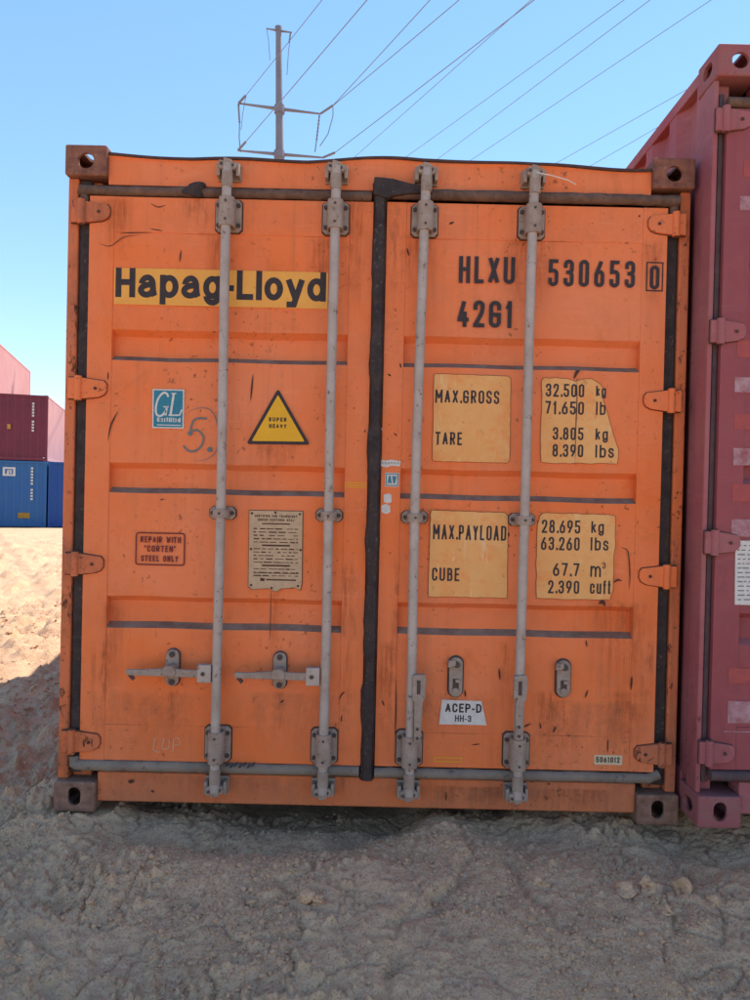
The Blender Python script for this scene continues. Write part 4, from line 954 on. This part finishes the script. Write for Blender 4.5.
def ground_z(x, y):
    g = np.zeros_like(x)
    far = sstep(y, .8, 9.0); z = -.05-.33*far                      # falls away behind
    front = sstep(-y, .15, 1.3); z = z-.17*front
    left = sstep(-x, 1.15, 1.9); z = z+.035*left*(1-far)*(1-front)
    # trough scraped just ahead of the sill on the left half, heaped soil on the right half
    tr = np.exp(-((y+.10)/.11)**2)*sstep(x, -1.15, -.85)*(1-sstep(x, -.15, .15)); z = z-.055*tr
    z = z+.030*np.exp(-((y+.33)/.10)**2)*sstep(x, -1.1, -.8)*(1-sstep(x, .0, .3))
    hp = np.exp(-((x-.30)/.22)**2-((y+.12)/.16)**2)*.030+np.exp(-((x-.75)/.35)**2-((y+.20)/.22)**2)*.028; z = z+hp
    z = z+.06*np.exp(-((x-1.55)/.30)**2-((y+.42)/.20)**2)
    z = z-.03*np.exp(-((x-1.18)/.25)**2-((y+.22)/.12)**2)
    z = z-.075*np.exp(-((y-.14)/.17)**2)*sstep(x, -1.1, -.9)*(1-sstep(x, .05, .3))
    rough_ = 1-.55*sstep(x, -.3, .3)*(1-sstep(x, .75, 1.0))        # smoother dusty part in the middle
    leftr = sstep(-x, .9, 1.6)
    z = z+fbm(x, y, 1.1, 2, 3)*.08+fbm(x, y, 3.3, 3, 9)*(.030+.05*leftr)
    rid = np.abs(fbm(x+.15*fbm(x, y, 2, 2, 41), y, 6.0, 3, 21)); z = z-np.clip(.07-rid, 0, 1)*.22*rough_       # furrows and prints
    lum = np.clip(fbm(x, y, 11., 3, 31, .6)-.08, 0, 1); z = z+lum*(.022+.07*leftr*sstep(y, -.2, .8))*rough_
    z = z+fbm(x, y, 27., 3, 51, .7)*(.0085+.010*leftr)*(.35+.65*rough_)
    fs = sstep(y, 1.5, 4)*(1-sstep(y, 14, 20)); z = z+fs*(np.clip(fbm(x, y, 2.6, 3, 81, .6)-.05, 0, 1)*.20-np.clip(.06-np.abs(fbm(x, y, 1.3, 3, 85)), 0, 1)*.7)
    z = z+furrows(x, y)
    nr = sstep(x, -2.2, -1.8)*sstep(-y, -.9, -.4)
    z = z+nr*fbm(x, y, 62., 2, 57, .8)*.0045*(.4+.6*rough_)
    crk = np.abs(fbm(x+.03*fbm(x, y, 9, 2, 43), y+.03*fbm(x, y, 9, 2, 44), 19., 2, 23)); z = z-nr*np.clip(.045-crk, 0, 1)*.17*sstep(fbm(x, y, 3.1, 2, 25), -.12, .10)
    cl = np.clip(fbm(x, y, 46., 2, 61)-.16, 0, 1); z = z+cl*.06*rough_*sstep(fbm(x, y, 2.2, 2, 71), -.05, .25)
    # castings press on the soil, yard stays level beneath the far stacks
    dig = sstep(x, -.75, -.45)*(1-sstep(x, .12, .32))
    z = z+(.055+.06*fbm(x, y, 4., 2, 15))*np.exp(-((y-.16)/.17)**2)*(1-dig)*(np.abs(x) < 1.6)
    lim = -.006+.012*fbm(x, y, 7., 2, 16)-.10*sstep(y, -.02, .25)*dig; under = (np.abs(x) < 1.25) & (y > -.03); lim = np.where(np.abs(x) > 1.0, np.minimum(lim, -.012), lim)
    z = np.where(under, np.minimum(z, lim), z)
    limr = .035; underr = (x > 1.2) & (y > -.17); z = np.where(underr, np.minimum(z, limr), z)
    lev = sstep(y, 20, 23.5); z = z*(1-lev)+lev*(-.40+fbm(x, y, .8, 2, 5)*.02)
    return z
def axis(core0, core1, step, far0, far1, grow, mx):
    a = list(np.arange(core0, core1+1e-9, step)); s = step
    while a[-1] < far1: s = min(s*grow, mx(a[-1])); a.append(a[-1]+s)
    s = step; lo = []
    c = core0
    while c > far0: s = min(s*grow, mx(c)); c -= s; lo.append(c)
    return np.array(lo[::-1]+a)
xs = axis(-1.5, 1.5, .0062, -500, 500, 1.03, lambda c: .03 if abs(c) < 8 else (.12 if abs(c) < 17 else 60))
ys = axis(-.92, .12, .0062, -120, 900, 1.02, lambda c: .03 if c < 5 and c > -4 else (.10 if 0 < c < 28 else 60))
X, Y = np.meshgrid(xs, ys); Z = ground_z(X, Y)
V = np.stack([X, Y, Z], -1).reshape(-1, 3).astype(np.float32); nx, ny = len(xs), len(ys)
I = (np.arange(ny-1)[:, None]*nx+np.arange(nx-1)[None, :]).reshape(-1)
Q = np.stack([I, I+1, I+nx+1, I+nx], -1).astype(np.int32)
me = bpy.data.meshes.new('ground'); me.vertices.add(len(V)); me.vertices.foreach_set('co', V.reshape(-1))
me.loops.add(len(Q)*4); me.loops.foreach_set('vertex_index', Q.reshape(-1)); me.polygons.add(len(Q))
me.polygons.foreach_set('loop_start', np.arange(0, len(Q)*4, 4, dtype=np.int32))
me.polygons.foreach_set('use_smooth', np.ones(len(Q), dtype=bool)); me.update(calc_edges=True)
print('ground', nx, ny)

n = N('dry_sandy_soil')
co = n.coord()
c1 = n.mix(n.ramp(n.noise(1.1, 6, .65, co), .35, .65), (.74, .450, .250), (.66, .39, .22))
c1 = n.mix(n.ramp(n.noise(7, 8, .72, co), .42, .72, 0, .8), c1, (.47, .26, .165))
c1 = n.mix(n.ramp(n.noise(33, 6, .7, co), .50, .70, 0, .6), c1, (.74, .51, .34))
c1 = n.mix(n.ramp(n.noise(290, 3, .7, co), .40, .66, 0, .40), c1, (.80, .56, .38))
c1 = n.mix(n.ramp(n.noise(130, 6, .8, co), .54, .60, 0, .75), c1, (.25, .145, .10))
h1 = n.noise(70, 8, .72, co); h2 = n.noise(260, 4, .7, co); h3 = n.noise(18, 6, .65, co, .6)
vo = n.t.nodes.new('ShaderNodeTexVoronoi'); vo.inputs['Scale'].default_value = 85; vo.feature = 'F1'; n.link(co, vo.inputs['Vector'])
bb = n.bump(h3, .6, .03); bb = n.bump(h1, .8, .010, bb); bb = n.bump(n.ramp(vo.outputs['Distance'], 0, .7, 1, 0), .3, .004, bb); bb = n.bump(h2, .5, .003, bb)
SOIL = n.end(c1, .95, 0, bb, .12)
me.materials.append(SOIL)
tag(obj('ground', me), kind='structure')

# small crumbs of soil: countless
rnd = np.random.RandomState(12)
ico = bmesh.new(); bmesh.ops.create_icosphere(ico, subdivisions=1, radius=1); iv = np.array([v.co[:] for v in ico.verts]); fi = np.array([[v.index for v in f.verts] for f in ico.faces]); ico.free()
NC = 20000
cx = rnd.uniform(-2.0, 2.0, NC*3); cy = rnd.uniform(-1.35, .05, NC*3)
cx[NC*2:] = rnd.uniform(-5, -1.2, NC); cy[NC*2:] = rnd.uniform(-.8, 7, NC)
dens = fbm(cx, cy, 2.4, 3, 77); keep = dens > np.quantile(dens, .55); cx, cy = cx[keep], cy[keep]
for (qx, qy, sp, nn) in ((305, 900, .045, 60), (316, 905, .03, 40), (443, 925, .035, 70), (650, 885, .10, 130), (700, 895, .09, 110), (590, 865, .06, 60), (290, 828, .05, 50), (345, 822, .04, 40), (530, 915, .05, 60), (390, 960, .05, 60), (270, 945, .07, 60), (90, 905, .06, 60), (60, 850, .07, 60)):
    g0 = gpt(qx, qy); cx = np.append(cx, g0[0]+rnd.normal(0, sp, nn)); cy = np.append(cy, g0[1]+rnd.normal(0, sp, nn))
r = .0020+.0095*rnd.power(.30, len(cx))*rnd.uniform(.3, 1, len(cx)); r *= np.where(cy > .3, 1.9, 1)
cz = ground_z(cx, cy)+r*.25
sc = rnd.uniform(.7, 1.35, (len(cx), 1, 3))*np.array([1, 1, .75]); jit = rnd.uniform(.75, 1.25, (len(cx), 12, 1))
an = rnd.uniform(0, 6.28, len(cx)); ca, sa = np.cos(an)[:, None], np.sin(an)[:, None]
p = iv[None]*sc*jit*r[:, None, None]; p = np.stack([p[..., 0]*ca-p[..., 1]*sa, p[..., 0]*sa+p[..., 1]*ca, p[..., 2]], -1)
p += np.stack([cx, cy, cz], -1)[:, None, :]
ff = (fi[None]+np.arange(len(cx))[:, None, None]*12).reshape(-1, 3)
me = bpy.data.meshes.new('soil_crumbs'); me.from_pydata(p.reshape(-1, 3).tolist(), [], ff.tolist()); me.materials.append(SOIL)
tag(obj('soil_crumbs', me), 'small crumbs of dry soil scattered over the shaded sand', 'soil crumbs', kind='stuff')

def gz(x, y): return float(ground_z(np.array([x]), np.array([y]))[0])
def on_ground(px, py):                      # march the sight line down to the soil
    d = ray(px, py); t = 1.6
    while t < 12:
        q = Vector(CAM)+d*t
        if q.z <= gz(q.x, q.y): return q.x, q.y
        t += .01
    return q.x, q.y
CL = [((542, 885), .030, 'grey clod of dry soil lying at the left end of the clod ridge, lower right'),
      ((625, 893), .034, 'broad flat pale clod in the ridge below the orange container\'s right corner'),
      ((650, 889), .036, 'largest pale clod of the ridge below the red container'),
      ((682, 892), .040, 'pale clod just right of the largest one in the ridge'),
      ((716, 905), .026, 'pale clod at the right edge of the ridge below the red container'),
      ((668, 915), .022, 'smaller clod lying in front of the pale ridge clods'),
      ((306, 900), .026, 'round clod standing alone on the shaded sand below the middle of the left door'),
      ((318, 908), .017, 'small clod touching the round one below the left door'),
      ((252, 906), .018, 'small rough clod left of the round clod on the shaded sand'),
      ((341, 820), .020, 'clod in the shaded trough under the left door near the central seal'),
      ((212, 852), .018, 'lump of soil in the trough ahead of the orange sill'),
      ((718, 845), .030, 'clod beneath the red container\'s bottom casting')]
for i, ((px, py), r_, lab) in enumerate(CL):
    x, y = on_ground(px, py); rr = random.Random(i)
    r_ *= .8; o = lump('soil_clod', (x, y, gz(x, y)+r_*.22), r_, SOIL, None, 40+i, 3, (1.15, .95, .72), .55); o.rotation_euler = (rr.uniform(-.3, .3), rr.uniform(-.3, .3), rr.uniform(0, 6))
    tag(o, lab, 'clod', 'clods of dry soil')
